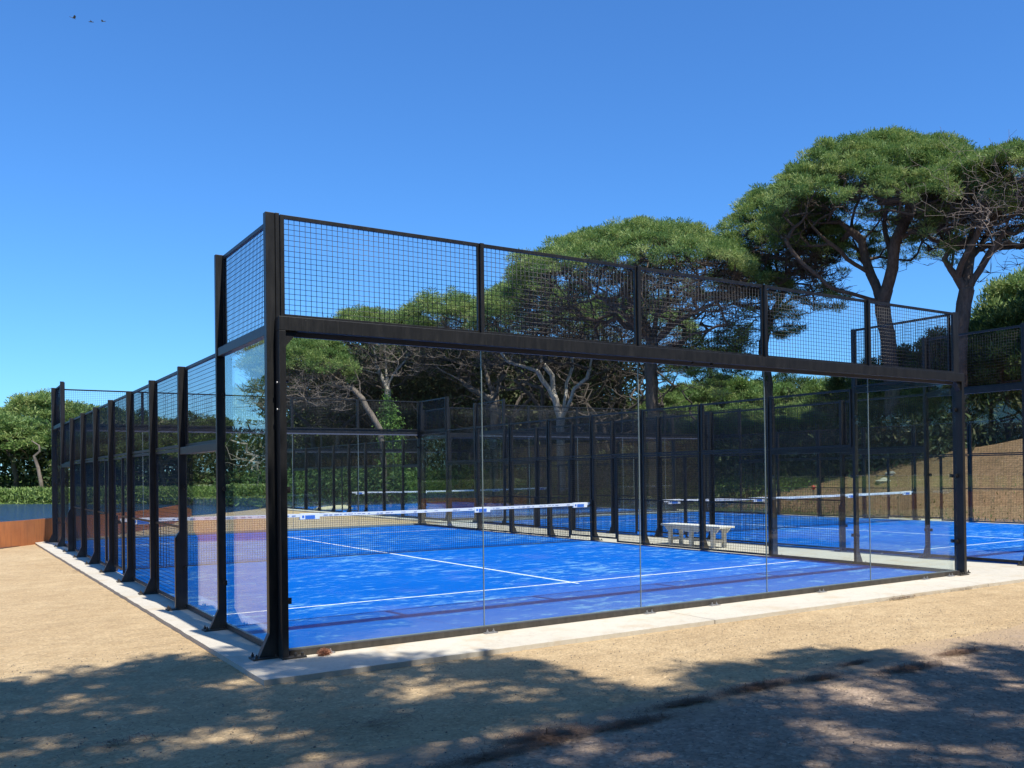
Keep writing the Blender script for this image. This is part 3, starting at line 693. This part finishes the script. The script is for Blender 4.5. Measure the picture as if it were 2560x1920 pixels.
# lower pine standing left of it
D = 46; b = base_at(1668, D)
umbrella('umbrella_pine', 'dense brown umbrella pine with hanging green sprays, just left of the tallest pine', None, b,
  [[b, P3(1660, 830, D), P3(1650, 740, D), P3(1662, 690, D)],
   [P3(1662, 690, D), P3(1690, 640, D), P3(1700, 560, D), P3(1700, 500, D)],
   [P3(1662, 690, D), P3(1640, 620, D+.5), P3(1625, 550, D+1), P3(1610, 500, D+1)],
   [P3(1662, 690, D), P3(1710, 645, D-1), P3(1780, 630, D-2), P3(1830, 620, D-2.5)],
   [P3(1662, 690, D), P3(1600, 660, D-1), P3(1560, 610, D-2)]],
  P3(1680, 408, D), (3.1, 3.3), 3.5, .7, 420, .23, 12, twigs=760, tw_depth=4.0, extra=[(P3(1705, 690, D-1), .35, 10), (P3(1760, 600, D+2), .7, 26), (P3(1695, 720, D-.8), .25, 6), (P3(1800, 640, D-2), .4, 8)])
# right edge pine with dead brown twigs
D = 40; b = base_at(2078, D)
umbrella('umbrella_pine', 'umbrella pine at the right edge with a tangle of dead grey twigs', None, b,
  [[b, P3(2072, 790, D), P3(2080, 680, D), P3(2088, 630, D)],
   [P3(2088, 630, D), P3(2068, 600, D), P3(2040, 560, D-.2), P3(2062, 520, D-.4), P3(2040, 490, D-.6), P3(2010, 460, D-.8)],
   [P3(2088, 630, D), P3(2092, 570, D+.4), P3(2100, 500, D+.6), P3(2110, 440, D+.8)],
   [P3(2088, 630, D), P3(2130, 560, D-.4), P3(2170, 500, D-.8), P3(2190, 430, D-1)],
   [P3(2088, 630, D), P3(2140, 590, D-1), P3(2230, 565, D-2), P3(2290, 520, D-3)],
   [P3(2092, 570, D+.4), P3(2130, 510, D+1.5), P3(2160, 460, D+2.5), P3(2200, 410, D+3)],
   [P3(2068, 600, D), P3(2090, 545, D-1), P3(2120, 480, D-1.8), P3(2150, 420, D-2)]],
  off(P3(2165, 330, D), 0, 0, -.3), (4.3, 4.6), 1.2, .5, 640, .32, 13, twigs=760, tw_depth=3.0, dead=520,
  dead_c=P3(2135, 425, D-4.4)+np.random.default_rng(2).normal(size=(520, 3))*np.array([1.05, 1.05, .95]), extra=[(P3(2048, 545, D-.5), .18, 5), (P3(2020, 470, D-1), .45, 16)])
# wide pine in the middle
D = 45; b = base_at(1415, D)
umbrella('umbrella_pine', 'broad flat topped umbrella pine in the middle behind the right court', None, b,
  [[b, P3(1412, 900, D), P3(1405, 800, D), P3(1410, 740, D)],
   [P3(1410, 740, D), P3(1418, 680, D), P3(1425, 600, D), P3(1430, 560, D)],
   [P3(1410, 740, D), P3(1360, 690, D-1), P3(1290, 640, D-2), P3(1230, 590, D-3), P3(1180, 560, D-3)],
   [P3(1410, 740, D), P3(1380, 660, D+1), P3(1330, 610, D+2), P3(1280, 560, D+3)],
   [P3(1410, 740, D), P3(1470, 690, D-1), P3(1530, 660, D-2), P3(1590, 640, D-3)],
   [P3(1418, 680, D), P3(1480, 620, D+1), P3(1540, 580, D+2), P3(1590, 550, D+2)],
   [P3(1405, 760, D), P3(1500, 720, D-2), P3(1570, 700, D-3), P3(1610, 690, D-3)],
   [P3(1405, 760, D), P3(1450, 760, D+1), P3(1520, 780, D+2), P3(1570, 790, D+2)]],
  off(P3(1395, 494, D), 0, 0, -.3), (7.1, 6.4), 2.5, .5, 1350, .3, 14, twigs=1250, tw_depth=4.0, N=150,
  extra=[(P3(1600, 770, D), .5, 30), (P3(1120, 565, D-2), .4, 12), (P3(1600, 720, D-2), .4, 12), (P3(1510, 785, D), .7, 40), (P3(1560, 770, D+1), .6, 40)])
D = 62; b = base_at(1345, D)
umbrella('umbrella_pine', 'brown twiggy pine crowded behind the broad flat topped one', None, b,
  [[b, P3(1340, 900, D), P3(1335, 830, D)],
   [P3(1335, 830, D), P3(1290, 770, D), P3(1250, 730, D-1), P3(1220, 690, D-1)],
   [P3(1335, 830, D), P3(1345, 760, D), P3(1340, 700, D)],
   [P3(1335, 830, D), P3(1400, 780, D+1), P3(1460, 750, D+1), P3(1510, 730, D+1)]],
  P3(1330, 655, D), (6.2, 5.4), 1.8, .6, 620, .26, 19, twigs=1000, tw_depth=4.6, N=110, cr=.44)
# pale multi stemmed pine
D = 52; b = base_at(1213, D)
umbrella('umbrella_pine', 'pale barked pine with several twisting bare stems and a rounded green top', None, b,
  [[b, P3(1211, 960, D), P3(1211, 903, D)],
   [P3(1211, 903, D), P3(1200, 864, D), P3(1185, 838, D), P3(1161, 801, D-.6), P3(1133, 792, D-1), P3(1096, 780, D-1.5), P3(1070, 745, D-2)],
   [P3(1200, 864, D), P3(1195, 843, D+.3), P3(1193, 811, D+.5), P3(1172, 785, D+.6), P3(1160, 740, D+.8), P3(1150, 700, D+1)],
   [P3(1211, 903, D), P3(1220, 864, D), P3(1223, 830, D+.5), P3(1237, 793, D+.6), P3(1235, 740, D+1)],
   [P3(1213, 900, D), P3(1227, 877, D-.5), P3(1240, 840, D-.8), P3(1268, 817, D-1), P3(1278, 777, D-1.2), P3(1262, 730, D-1.4)],
   [P3(1268, 817, D-1), P3(1307, 801, D-1.6), P3(1340, 780, D-2)]],
  P3(1145, 610, D), (3.6, 3.4), 2.2, 1.1, 320, .22, 15, bark=PALEB, name2=True, twigs=330, tw_depth=3.6, N=150, cr=.5, dead=60, dead_c=P3(1120, 705, D-3)+np.random.default_rng(3).normal(size=(60, 3))*np.array([1.2, 1.2, .8]))
D = 57; b = base_at(1067, D)
umbrella('umbrella_pine', 'low forked pine directly left of the pale barked one, seen through the second glass joint', None, b,
  [[b, P3(1067, 900, D), P3(1067, 865, D)],
   [P3(1067, 865, D), P3(1030, 846, D), P3(988, 818, D-1), P3(940, 790, D-1.5), P3(920, 740, D-2)],
   [P3(1067, 865, D), P3(1048, 796, D), P3(1020, 740, D), P3(1000, 710, D)],
   [P3(1067, 865, D), P3(1080, 823, D), P3(1100, 791, D), P3(1110, 750, D)]],
  P3(985, 640, D), (3.4, 3.6), 1.3, 1.1, 320, .24, 16, twigs=380, tw_depth=4.2, N=150, cr=.5, bark=DEADW)
D = 56; b = base_at(838, D)
t7 = umbrella('umbrella_pine', 'slender pine whose lower trunk is wrapped in bright green ivy', None, b,
  [[b, P3(838, 930, D), P3(837, 878, D), P3(837, 843, D)],
   [P3(837, 843, D), P3(821, 807, D), P3(810, 770, D), P3(800, 720, D)],
   [P3(821, 807, D), P3(790, 800, D-1), P3(754, 780, D-1.5)],
   [P3(837, 843, D), P3(851, 807, D), P3(875, 780, D), P3(889, 740, D)],
   [P3(837, 843, D), P3(834, 790, D+1), P3(832, 740, D+1)]],
  P3(815, 671, D), (3.4, 3.6), 1.2, 1.0, 300, .2, 17, bark=PALEB, twigs=280, tw_depth=3.6, N=150, cr=.5, dead=120, dead_c=P3(850, 745, D-3)+np.random.default_rng(4).normal(size=(120, 3))*np.array([1.1, 1.1, .6]))
D = 53; b = base_at(835, D)
umbrella('umbrella_pine', 'leaning pine bending left behind the farthest court, next to the ivy trunk', None, b,
  [[b, P3(822, 930, D), P3(783, 862, D), P3(760, 838, D)],
   [P3(760, 838, D), P3(728, 818, D), P3(680, 780, D), P3(650, 760, D)],
   [P3(783, 862, D), P3(770, 810, D), P3(755, 770, D)],
   [P3(760, 838, D), P3(700, 830, D-1), P3(660, 795, D-1)]],
  P3(655, 722, D), (3.1, 3.1), 2.0, 1.2, 380, .16, 18, bark=DEADW, twigs=420, tw_depth=3.2, N=150, cr=.5, dead=150, dead_c=P3(665, 830, D-3)+np.random.default_rng(5).normal(size=(150, 3))*np.array([1.3, 1.3, .5]),
  extra=[(P3(575, 790, D), .45, 50), (P3(552, 765, D), .3, 30), (P3(600, 780, D), .8, 60)])
# ivy
rng = np.random.default_rng(21); D = 54.6
iv = thing('ivy', 'bright green ivy climbing a pine trunk behind the farthest court', 'ivy', tuple(base_at(842, D)))
c0 = np.array(iv.location); P = []
for v, w, n in ((900, .28, 800), (880, .15, 350), (925, .45, 1100), (960, .35, 700), (1000, .5, 1100), (1040, .7, 1500), (1070, .8, 1300)):
    P.append(P3(838+(v-880)*.07, v, D)+rng.normal(size=(n, 3))*[w*.8, w*.8, .45])
P = np.concatenate(P); ghost_scatter('ivy_leaf_mass', P-c0, .11, IVYM, 22, None, None, .1, iv, 1, .8)
sk = [P3(838+(v-880)*.07, v, D)-c0 for v in (1080, 1040, 1000, 950, 900, 880)]; MB().tube(sk, .04, 6).build('stem', BARK, iv)

# background pines: three shapes shared by many
def bg_pine(seed, h, R, leaf, n=170, N=120, cr=.7, size=.30, th=2.0, drop=2.4):
    rng = np.random.default_rng(seed); t = thing('pine_tree', 'x', 'tree'); top = (0, 0, h)
    G = dome(rng, n, top, (R, R*.95), drop, th, .6, seed)
    L = [[(0, 0, 0), (.15, .1, h*.28), (-.1, .1, h*.5)]]
    for k in range(5):
        a = k*1.256+seed; L.append([(-.1, .1, h*.5), (R*.25*math.cos(a), R*.25*math.sin(a), h*.63), (R*.5*math.cos(a), R*.5*math.sin(a), h*.72)])
    P, par, r, _ = grow(L, np.concatenate([G, dome(rng, 60, (0, 0, h-th), (R*.9, R*.9), drop, th, .4, seed)]), rng, .2, .1, .014, .8)
    skel_mesh('trunk', P, par, r, BARK, t); foliage('crown', G, N, cr, size, rng, leaf, t, .7, .2)
    return t
protos = [bg_pine(31, 10, 3.6, LEAF), bg_pine(32, 9, 4.2, LEAF, 210), bg_pine(33, 8.5, 3.4, LEAF2, 150), bg_pine(34, 9.5, 4.6, LEAF2, 250, 120, .75, .30, 3.2, 4.2)]
used = set()
def put(i, u, D, vtop, label, group, sc=None, rz=None, wide=1.0):
    p = px(u, 1020, D); z0 = gz(p[0], p[1]); zt = px(u, vtop, D)[2]
    H = (10, 9, 8.5, 9.5)[i]; s = (zt-z0)/(H+.45)
    o = protos[i] if i not in used else copy_tree(protos[i]); used.add(i)
    o.location = (p[0], p[1], z0); o.scale = (s*wide, s*wide, s); o.rotation_euler = (0, 0, rz if rz is not None else (u*7.3) % 6.28)
    o['label'] = label; o['group'] = group; o['category'] = 'tree'
    return o
gl = 'pines on the far bank of the pond'
put(0, 86, 82, 846, 'green topped pine rising highest at the far left of the lake', gl, wide=1.0)
put(1, 30, 74, 893, 'rounded bright green pine at the left picture edge above the railing', gl, wide=1.25)
put(1, -45, 88, 905, 'rounded green pine on the far bank cut by the left picture edge', gl, wide=1.2)
for u, D, v, i, w in ((150, 86, 872, 0, 1.0), (190, 84, 868, 1, 1.1), (235, 80, 880, 2, 1.1), (285, 78, 885, 3, 1.0), (330, 84, 895, 1, 1.0), (385, 80, 905, 2, 1.1), (430, 76, 890, 3, .9), (470, 70, 900, 2, 1.0), (350, 70, 925, 2, 1.2), (215, 72, 915, 3, 1.0), (270, 74, 930, 2, 1.1), (110, 80, 935, 2, 1.2), (530, 82, 925, 1, 1.0), (580, 80, 935, 2, 1.0)):
    put(i, u, D, v, 'far bank pine seen behind the row of black posts', gl, wide=w)
# bare curved pale trunk at far left
D = 70; b = px(92, 1020, D); b[2] = .2
cp = thing('bare_tree', 'bare pale curved trunk below the bright pine at the far left', 'tree', tuple(b))
ch = [b, P3(88, 1040, D), P3(82, 1010, D), P3(74, 985, D), P3(86, 975, D), P3(84, 962, D), P3(68, 952, D)]
MB().tube([c-b for c in ch], [.15, .14, .12, .10, .08, .05, .03], 8).build('trunk', DEADW, cp, smooth=True)
# slender bare tree seen through the corner glass
D = 62; b = px(561, 1058, D); b[2] = .3
bt = thing('bare_tree', 'slender leafless pale tree on the lawn behind the corner glass', 'tree', tuple(b)); rng = np.random.default_rng(41)
tg = P3(545, 965, D)+rng.normal(size=(70, 3))*[1.3, 1.3, .8]
P, par, r, _ = grow([[b, P3(556, 1010, D), P3(550, 985, D)]], tg, rng, .16, .12, .016, .5); skel_mesh('trunk', P-b, par, r, PALEB, bt)
# pines north and east, behind the courts
gn = 'bushy green pines behind the right hand courts'
for u, D, v, i, w in ((1480, 62, 822, 1, 1.1), (1560, 58, 806, 0, 1.1), (1640, 60, 815, 1, 1.1), (1705, 64, 800, 3, .8), (1745, 66, 835, 1, 1.0), (1520, 56, 870, 1, 1.1), (1610, 54, 868, 1, 1.1), (1700, 54, 868, 1, 1.1), (1465, 50, 905, 1, 1.0), (1535, 49, 898, 0, 1.0), (1610, 50, 903, 1, 1.0), (1690, 49, 896, 1, 1.0), (1765, 48, 886, 0, 1.1), (1440, 56, 845, 0, 1.0)):
    put(i, u, D, v, 'one of the bushy bright green pines below the umbrella pine crowns', gn, wide=w)
ge = 'dark rounded pines on the hillside'
for u, D, v, i, w in ((1795, 56, 812, 1, .9), (1850, 50, 790, 3, .85), (1930, 48, 758, 3, .9), (2010, 46, 728, 3, .95), (2090, 44, 690, 3, .95), (2180, 42, 655, 3, 1.0), (2270, 40, 620, 3, 1.0), (1880, 44, 850, 3, .9), (1990, 42, 830, 3, .9)):
    put(i, u, D, v, 'one of the dark rounded pines climbing the hillside at right', ge, wide=w)
put(0, 2215, 52, 585, 'pine with a ragged dark crown above the hillside pines at right', None, wide=.8)
# woodland mass beyond everything (north east)
def mass(name, poly, n, z0, z1, size, m, seed, label):
    r = np.random.default_rng(seed); A = along(poly, n, r)+np.clip(r.normal(size=(n, 2)), -1.6, 1.6)*2.0; z = z0+(z1-z0)*r.beta(1.3, 1.2, n)
    return ghost_scatter(name, np.c_[A, z], size, m, seed, label, 'woodland', .0, None, 1, .5)
def slope_mass(name, poly, n, z1, wd, size, m, seed, label):
    r = np.random.default_rng(seed); A = along(poly, n, r)+np.clip(r.normal(size=(n, 2)), -1.7, 1.7)*wd; z = hz(A[:, 0], A[:, 1])+z1*r.uniform(0, 1, n)**1.4
    return ghost_scatter(name, np.c_[A, z], size, m, seed, label, 'shrubs', .1, None, 1, .5)
mass('woodland', [(17.5, 55), (20, 53), (24, 50), (29, 46), (34, 44)], 120000, 0, 10.2, .30, SCRUB, 51, 'dark tangled woodland behind the farthest court')
slope_mass('woodland', [(36, 44), (42, 34), (46, 24), (48, 12), (48, 0), (44, -12)], 150000, 4.9, 2.0, .40, SCRUB, 52, 'shady woodland at the top of the hillside')
mass('woodland', [(30, 60), (9, 76), (2, 84), (-14, 88), (-44, 72), (-66, 46), (-74, 6)], 130000, 0, 6.0, .34, SCRUB, 53, 'shady undergrowth below the pines beyond the pond')
slope_mass('shrubs', [(32.5, 15.5), (31, 20), (29, 28), (27.5, 38)], 34000, 2.0, 1.3, .22, SCRUB, 56, 'dark shrubs along the crest of the hillside behind the right hand court')
slope_mass('undergrowth', [(28, 22), (27, 26), (26, 31), (25.5, 39)], 34000, .5, 1.5, .13, bpy.data.materials['grass_blades'], 57, 'low green undergrowth on the shaded part of the slope')
mass('undergrowth', [(12.5, 45.5), (14.5, 45), (17, 44.8), (21, 44.8)], 14000, 0, 2.0, .17, m_leaf('bramble_leaves', (.03, .07, .02), (.09, .17, .04), (.2, .3, .09)), 54, 'leafy green undergrowth behind the farthest court')
# thin trunks in the wood
gt = 'bare trunks in the dark wood behind the farthest court'
rng = np.random.default_rng(61); proto = None
for k in range(26):
    u = 625+k*33+rng.uniform(-12, 12); D = rng.uniform(50, 60) if u < 1150 else rng.uniform(53, 60); p = px(u, 1020, D); x, y = p[0], p[1]
    if 11 < x < 23.2 and y < 44: continue
    if proto is None:
        o = thing('tree_trunk', 'one of the thin grey trunks in the shade behind the farthest court', 'tree trunk', (x, y, 0), 0, gt); rg = np.random.default_rng(62)
        tg = np.array([0, 0, 7])+rg.normal(size=(60, 3))*[1.5, 1.5, 1.2]; P, par, r, _ = grow([[(0, 0, -.1), (.2, .1, 2.2), (.1, -.2, 4.4)]], tg, rg, .13, .12, .012, .5); skel_mesh('trunk', P, par, r, TWIGB, o); proto = o
    else: o = copy_tree(proto); o.location = (x, y, 0)
    o.rotation_euler = (0, 0, rng.uniform(0, 6.28)); s = rng.uniform(.8, 1.15); o.scale = (s, s, s)

# shade pines behind the camera: crowns placed so that their shadow falls where the photo has it
def edge_y(x):
    return np.interp(x, [-6, -3.2, -2.1, -1.0, -.44, .1, .5, 1.4, 1.6, 1.62, 2.2, 2.7, 3.6, 4.2, 5.0, 8, 13], [.2, .55, .8, 1.07, .9, .2, -.3, -.95, -1.6, -2.7, -3.0, -2.45, -2.35, -3.0, -3.5, -4.3, -5.2])
def shade_tree(label, tb, x0, x1, n, z, seed, dens=1.0, ylow=-11.5, cr=.30):
    rng = np.random.default_rng(seed); t = thing('shade_pine', label, 'tree', (*tb, 0)); b = np.array([*tb, 0.])
    S = []
    while len(S) < n:
        x = rng.uniform(x0, x1); y = rng.uniform(ylow, 1.2)
        if y < edge_y(x)-.22 and rng.uniform() < dens*(1-.2*ss(0, 6, x)) and (wav(x*2.9, y*3.3, 1.5, seed) > -.42+.16*ss(0, 4, x) or rng.uniform() < .10): S.append((x, y))
    S = np.array(S); h = z+rng.uniform(-.7, .9, n); G = np.stack([S[:, 0]+.06*h, S[:, 1]-.525*h, h], 1)
    c = G.mean(0); L = [[b, (b[0]*.9+c[0]*.1, b[1]*.9+c[1]*.1, z*.45), (b[0]*.8+c[0]*.2, b[1]*.8+c[1]*.2, z*.62)]]
    P, par, r, _ = grow(L, G, rng, .26, .08, .01, .5); skel_mesh('trunk', P-b, par, r, BARK, t)
    foliage('crown', G-b, 80, cr, .17, rng, LEAF, t, .5, .24)
shade_tree('umbrella pine behind the viewer shading the sandy ground at left', (-6.2, -13.2), -8, 1.9, 1520, 11.0, 71, cr=.33)
shade_tree('umbrella pine behind the viewer shading the gravel path at right', (4.5, -15.5), 1.2, 14, 960, 11.6, 72, cr=.34)

for x, y, i, sc in ((-24, 84, 1, 1.2), (-38, 76, 3, 1.2), (-48, 66, 2, 1.3), (-56, 56, 3, 1.3), (-63, 45, 1, 1.3), (-67, 34, 3, 1.3), (-71, 22, 2, 1.4), (-74, 10, 3, 1.3), (-74, -4, 1, 1.3)):
    o = copy_tree(protos[i]); o.location = (x, y, 0); o.scale = (sc*1.2, sc*1.2, sc); o.rotation_euler = (0, 0, x*1.3); o['label'] = 'pine on the left bank of the pond, seen only mirrored in the glass'; o['group'] = 'pines mirrored from the left bank'; o['category'] = 'tree'
gs = 'pines standing behind the viewer'
for x, y, i, sc in ((-17, -17, 1, 1.0), (-10, -19, 2, 1.1), (-1, -18, 3, 1.0), (7, -19.5, 1, 1.1), (13, -17.5, 2, 1.1), (19, -18, 3, 1.0), (26, -16, 1, 1.1), (33, -18, 3, 1.1), (-20, -22, 1, 1.0), (-12, -27, 2, 1.15), (-4, -25, 3, 1.1), (4, -28, 1, 1.2), (11, -24, 3, 1.1), (18, -27, 2, 1.2), (25, -23, 3, 1.1), (32, -26, 1, 1.2), (40, -22, 3, 1.2), (15, -34, 3, 1.5), (28, -35, 2, 1.6), (2, -36, 3, 1.5), (48, -28, 3, 1.4), (56, -20, 2, 1.4)):
    o = copy_tree(protos[i]); o.location = (x, y, 0); o.scale = (sc*1.15, sc*1.15, sc); o.rotation_euler = (0, 0, x*1.7); o['label'] = 'pine standing behind the viewer, seen only mirrored in the glass wall'; o['group'] = gs; o['category'] = 'tree'
mass('woodland', [(-24, -31), (0, -33), (30, -31), (60, -30), (80, -14)], 120000, 0, 9.5, .6, SCRUB, 55, 'shady wood behind the viewer mirrored in the glass')

# ------------------------------------------------------------------ small things
def needle_pile(cx, cy, rx, ry, n, h, seed, L=.10):
    r = np.random.default_rng(seed); a = r.uniform(0, 6.28, n); q = np.abs(r.normal(size=n))*.55; x = cx+q*rx*np.cos(a); y = cy+q*ry*np.sin(a)
    z = -.022+h*.3*np.exp(-q*q*2.5)*r.uniform(.05, 1, n); d = r.normal(size=(n, 3)); d[:, 2] *= .10; d /= np.linalg.norm(d, axis=1)[:, None]; d *= L*r.uniform(.6, 1.2, n)[:, None]
    s = np.cross(d, [0, 0, 1]); s /= np.linalg.norm(s, axis=1)[:, None]; w = .0024; p = np.stack([x, y, z], 1)
    return np.stack([p-d/2-s*w, p-d/2+s*w, p+d/2+s*w*.4+[0, 0, .003], p+d/2-s*w*.4+[0, 0, .003]], 1)
V = []
for i, (u, v, rx, ry, n, h) in enumerate(((1175, 1590, .30, .16, 5200, .07), (1360, 1560, .42, .08, 2600, .025), (1480, 1515, .40, .07, 1700, .02), (1640, 1480, .40, .10, 3000, .035), (1770, 1462, .22, .07, 1400, .03), (1960, 1442, .40, .10, 3000, .03), (2070, 1408, .35, .09, 2000, .03), (1060, 1630, .5, .08, 1800, .02), (1850, 1430, .3, .05, 700, .01), (2080, 1270, .6, .06, 900, .01), (1950, 1290, .5, .04, 500, .008), (200, 1230, .6, .12, 700, .006), (250, 1600, .5, .2, 350, .006), (800, 1560, .8, .3, 500, .006))):
    w3 = px(u, v, 1)-CAM; p = CAM+w3*((-.02-CAM[2])/w3[2]); V.append(needle_pile(p[0], p[1], rx, ry*1.1, int(n*.32), h*.8, 80+i))
V = np.concatenate(V); stuff(link('pine_needle_litter', mesh_np('pine_needle_litter', V.reshape(-1, 3), np.arange(len(V)*4).reshape(-1, 4)), NEED), 'heaps of dry brown pine needles along the edge of the gravel path', 'pine needles')
r = np.random.default_rng(95); n = 700; d = r.normal(size=(n, 3)); d[:, 2] = abs(d[:, 2]); d /= np.linalg.norm(d, axis=1)[:, None]; p = np.array([.30, -.20, .012])+d*[.06, .045, .045]*r.uniform(.2, 1, n)[:, None]
q = d+r.normal(size=(n, 3))*.8; q /= np.linalg.norm(q, axis=1)[:, None]; q *= .045; s = np.cross(q, r.normal(size=(n, 3))); s /= np.linalg.norm(s, axis=1)[:, None]; s *= .0012
V = np.stack([p-q/2-s, p-q/2+s, p+q/2+s, p+q/2-s], 1)
tag(link('dry_needle_tuft', mesh_np('dry_needle_tuft', V.reshape(-1, 3), np.arange(n*4).reshape(-1, 4)), m_plain('reddish_dry_needles', (.36, .16, .09), .8, 0, .3, 30)), 'small reddish brown tuft of dry needles at the foot of the near corner post', 'needle tuft')
# gravel grains on path and sand
r = np.random.default_rng(96); n = 15000; x = r.uniform(-4.5, 7, n); y = -8+9.5*r.uniform(0, 1, n)**.8; k = ~((x > -.5) & (y > -1.05)); x, y = x[k], y[k]; n = len(x)
k = (y < -3.5) | (r.uniform(size=n) < .5); x, y = x[k], y[k]; n = len(x)
sz = .0035+.0045*r.uniform(0, 1, n)**3; zz = np.where(y < path_edge(x), -.026, -.043)+.012*wav(x, y, 1.6); c = np.stack([x, y, zz+sz*.3], 1)
oc = np.array([[1, 0, 0], [-1, 0, 0], [0, 1, 0], [0, -1, 0], [0, 0, .7], [0, 0, -.7]]); V = c[:, None]+oc[None]*sz[:, None, None]*r.uniform(.6, 1.4, (n, 6, 1))
F = np.array([[0, 2, 4], [2, 1, 4], [1, 3, 4], [3, 0, 4], [2, 0, 5], [1, 2, 5], [3, 1, 5], [0, 3, 5]])
stuff(link('gravel', mesh_np('gravel', V.reshape(-1, 3), (np.arange(n)[:, None, None]*6+F[None]).reshape(-1, 3)), m_plain('grey_grit', (.17, .15, .13), .9, 0, .5, 30)), 'loose dark grit scattered over the gravel path', 'gravel')
# rocks on the slope
import bmesh
def rock(u, v, sx, sy, sz, label, seed):
    best = None
    for D in np.arange(28, 60, .1):
        p = px(u, v, D)
        if p[0] > 23 and p[2] <= gz(p[0], p[1]): best = p; break
    if best is None: return
    bm = bmesh.new(); bmesh.ops.create_icosphere(bm, subdivisions=3, radius=1); rr = random.Random(seed)
    for vv in bm.verts:
        q = vv.co; k = 1+.18*math.sin(q.x*4+seed)+.14*math.sin(q.y*5+seed*2)+.1*math.sin(q.z*7); vv.co = Vector((q.x*sx*k, q.y*sy*k, q.z*sz*k))
    me = bpy.data.meshes.new('rock'); bm.to_mesh(me); bm.free(); tag(link('rock', me, STONEM, None, (best[0], best[1], best[2]+sz*.2)), label, 'rock')
rock(1908, 1042, .34, .3, .13, 'pale flat rock lying lower on the sunlit brown slope', 1); rock(1925, 1025, .25, .2, .10, 'pale rock just above the larger rock on the brown slope', 2); rock(1895, 998, .5, .35, .14, 'uppermost pale rock at the shade edge of the slope', 3)
# cream heap on the slab of the farthest court, dark red patches seen through the mesh
p = px(725, 1101, 1)-CAM; p = CAM+p*((0-CAM[2])/p[2])
bm = bmesh.new(); bmesh.ops.create_icosphere(bm, subdivisions=4, radius=1)
for vv in bm.verts:
    q = vv.co; k = 1+.12*math.sin(q.x*5)+.1*math.sin(q.y*7+1)+.06*math.sin(q.x*13+q.y*9); vv.co = Vector((q.x*.85*k, q.y*.35*k, max(q.z, -.2)*.16*k))
me = bpy.data.meshes.new('cover'); bm.to_mesh(me); bm.free(); me.polygons.foreach_set('use_smooth', [True]*len(me.polygons))
tag(link('folded_cover', me, m_plain('cream_canvas', (.62, .58, .38), .8, 0, .15, 5, .02), None, (p[0], p[1], .03)), 'cream coloured folded cover lying at the corner of the farthest court', 'folded cover')
for (u, v, D, s, lb) in ((1601, 995, 46, .12, 'small red ball like spot high behind the right court mesh'), (1757, 1053, 38, .09, 'small red object at the foot of the brown slope')):
    q = px(u, v, D); bm = bmesh.new(); bmesh.ops.create_icosphere(bm, subdivisions=3, radius=s)
    me = bpy.data.meshes.new('red_marker'); bm.to_mesh(me); bm.free(); me.polygons.foreach_set('use_smooth', [True]*len(me.polygons))
    z = max(gz(q[0], q[1]), 0) if q[0] > 23 else 0
    t = thing('red_marker', lb, 'marker', (q[0], q[1], z)); link('marker_head', me, m_plain('red_paint', (.45, .03, .02), .5), t, (0, 0, q[2]-z)); MB().cyl((0, 0, -.05), .015, q[2]-z, 2, 8).build('marker_stake', BARK, t)
# three birds high in the sky
def bird(u, v, D, span, lift, yaw, label):
    q = px(u, v, D); t = thing('bird', label, 'bird', tuple(q), yaw, 'birds in the sky'); g = m_plain('dark_feathers', (.10, .11, .13), .7)
    m = MB(); m.tube([(-.16, 0, 0), (-.1, 0, .01), (0, 0, .015), (.1, 0, .01), (.18, 0, -.005)], [.006, .022, .035, .025, .006], 8); m.add([(-.15, -.01, 0), (-.15, .01, 0), (-.24, .035, .005), (-.24, -.035, .005), (-.15, 0, .008), (-.23, 0, .012)], [(0, 1, 2, 3), (0, 4, 5, 3), (1, 4, 5, 2), (0, 1, 4), (3, 2, 5)])
    m.build('body', g, t, smooth=True)
    for s in (-1, 1):
        w = MB(); vs = []
        for f, ch in ((0, .07), (.45, .08), (.8, .045), (1, .006)):
            y = s*(.02+span*.5*f); z = .02+lift*span*math.sin(f*1.9)*.5; x = .05-.1*f*f; vs += [(x+ch, y, z), (x-ch, y, z-.005), (x, y, z+.02*(1-f)+.004)]
        fs = []
        for k in range(3): a = 3*k; fs += [(a, a+1, a+4, a+3), (a+1, a+2, a+5, a+4), (a+2, a, a+3, a+5)]
        w.add(vs, fs+[(0, 1, 2), (9, 11, 10)]).build('wing', g, t)
bird(158, 39, 62, .5, .35, .4, 'leftmost bird of three, wings spread wide in the blue sky')
bird(197, 46.5, 70, .34, -.3, 1.2, 'middle one of the three tiny birds in the sky')
bird(223, 46.5, 72, .34, .2, 2.3, 'rightmost of the three tiny birds in the sky')
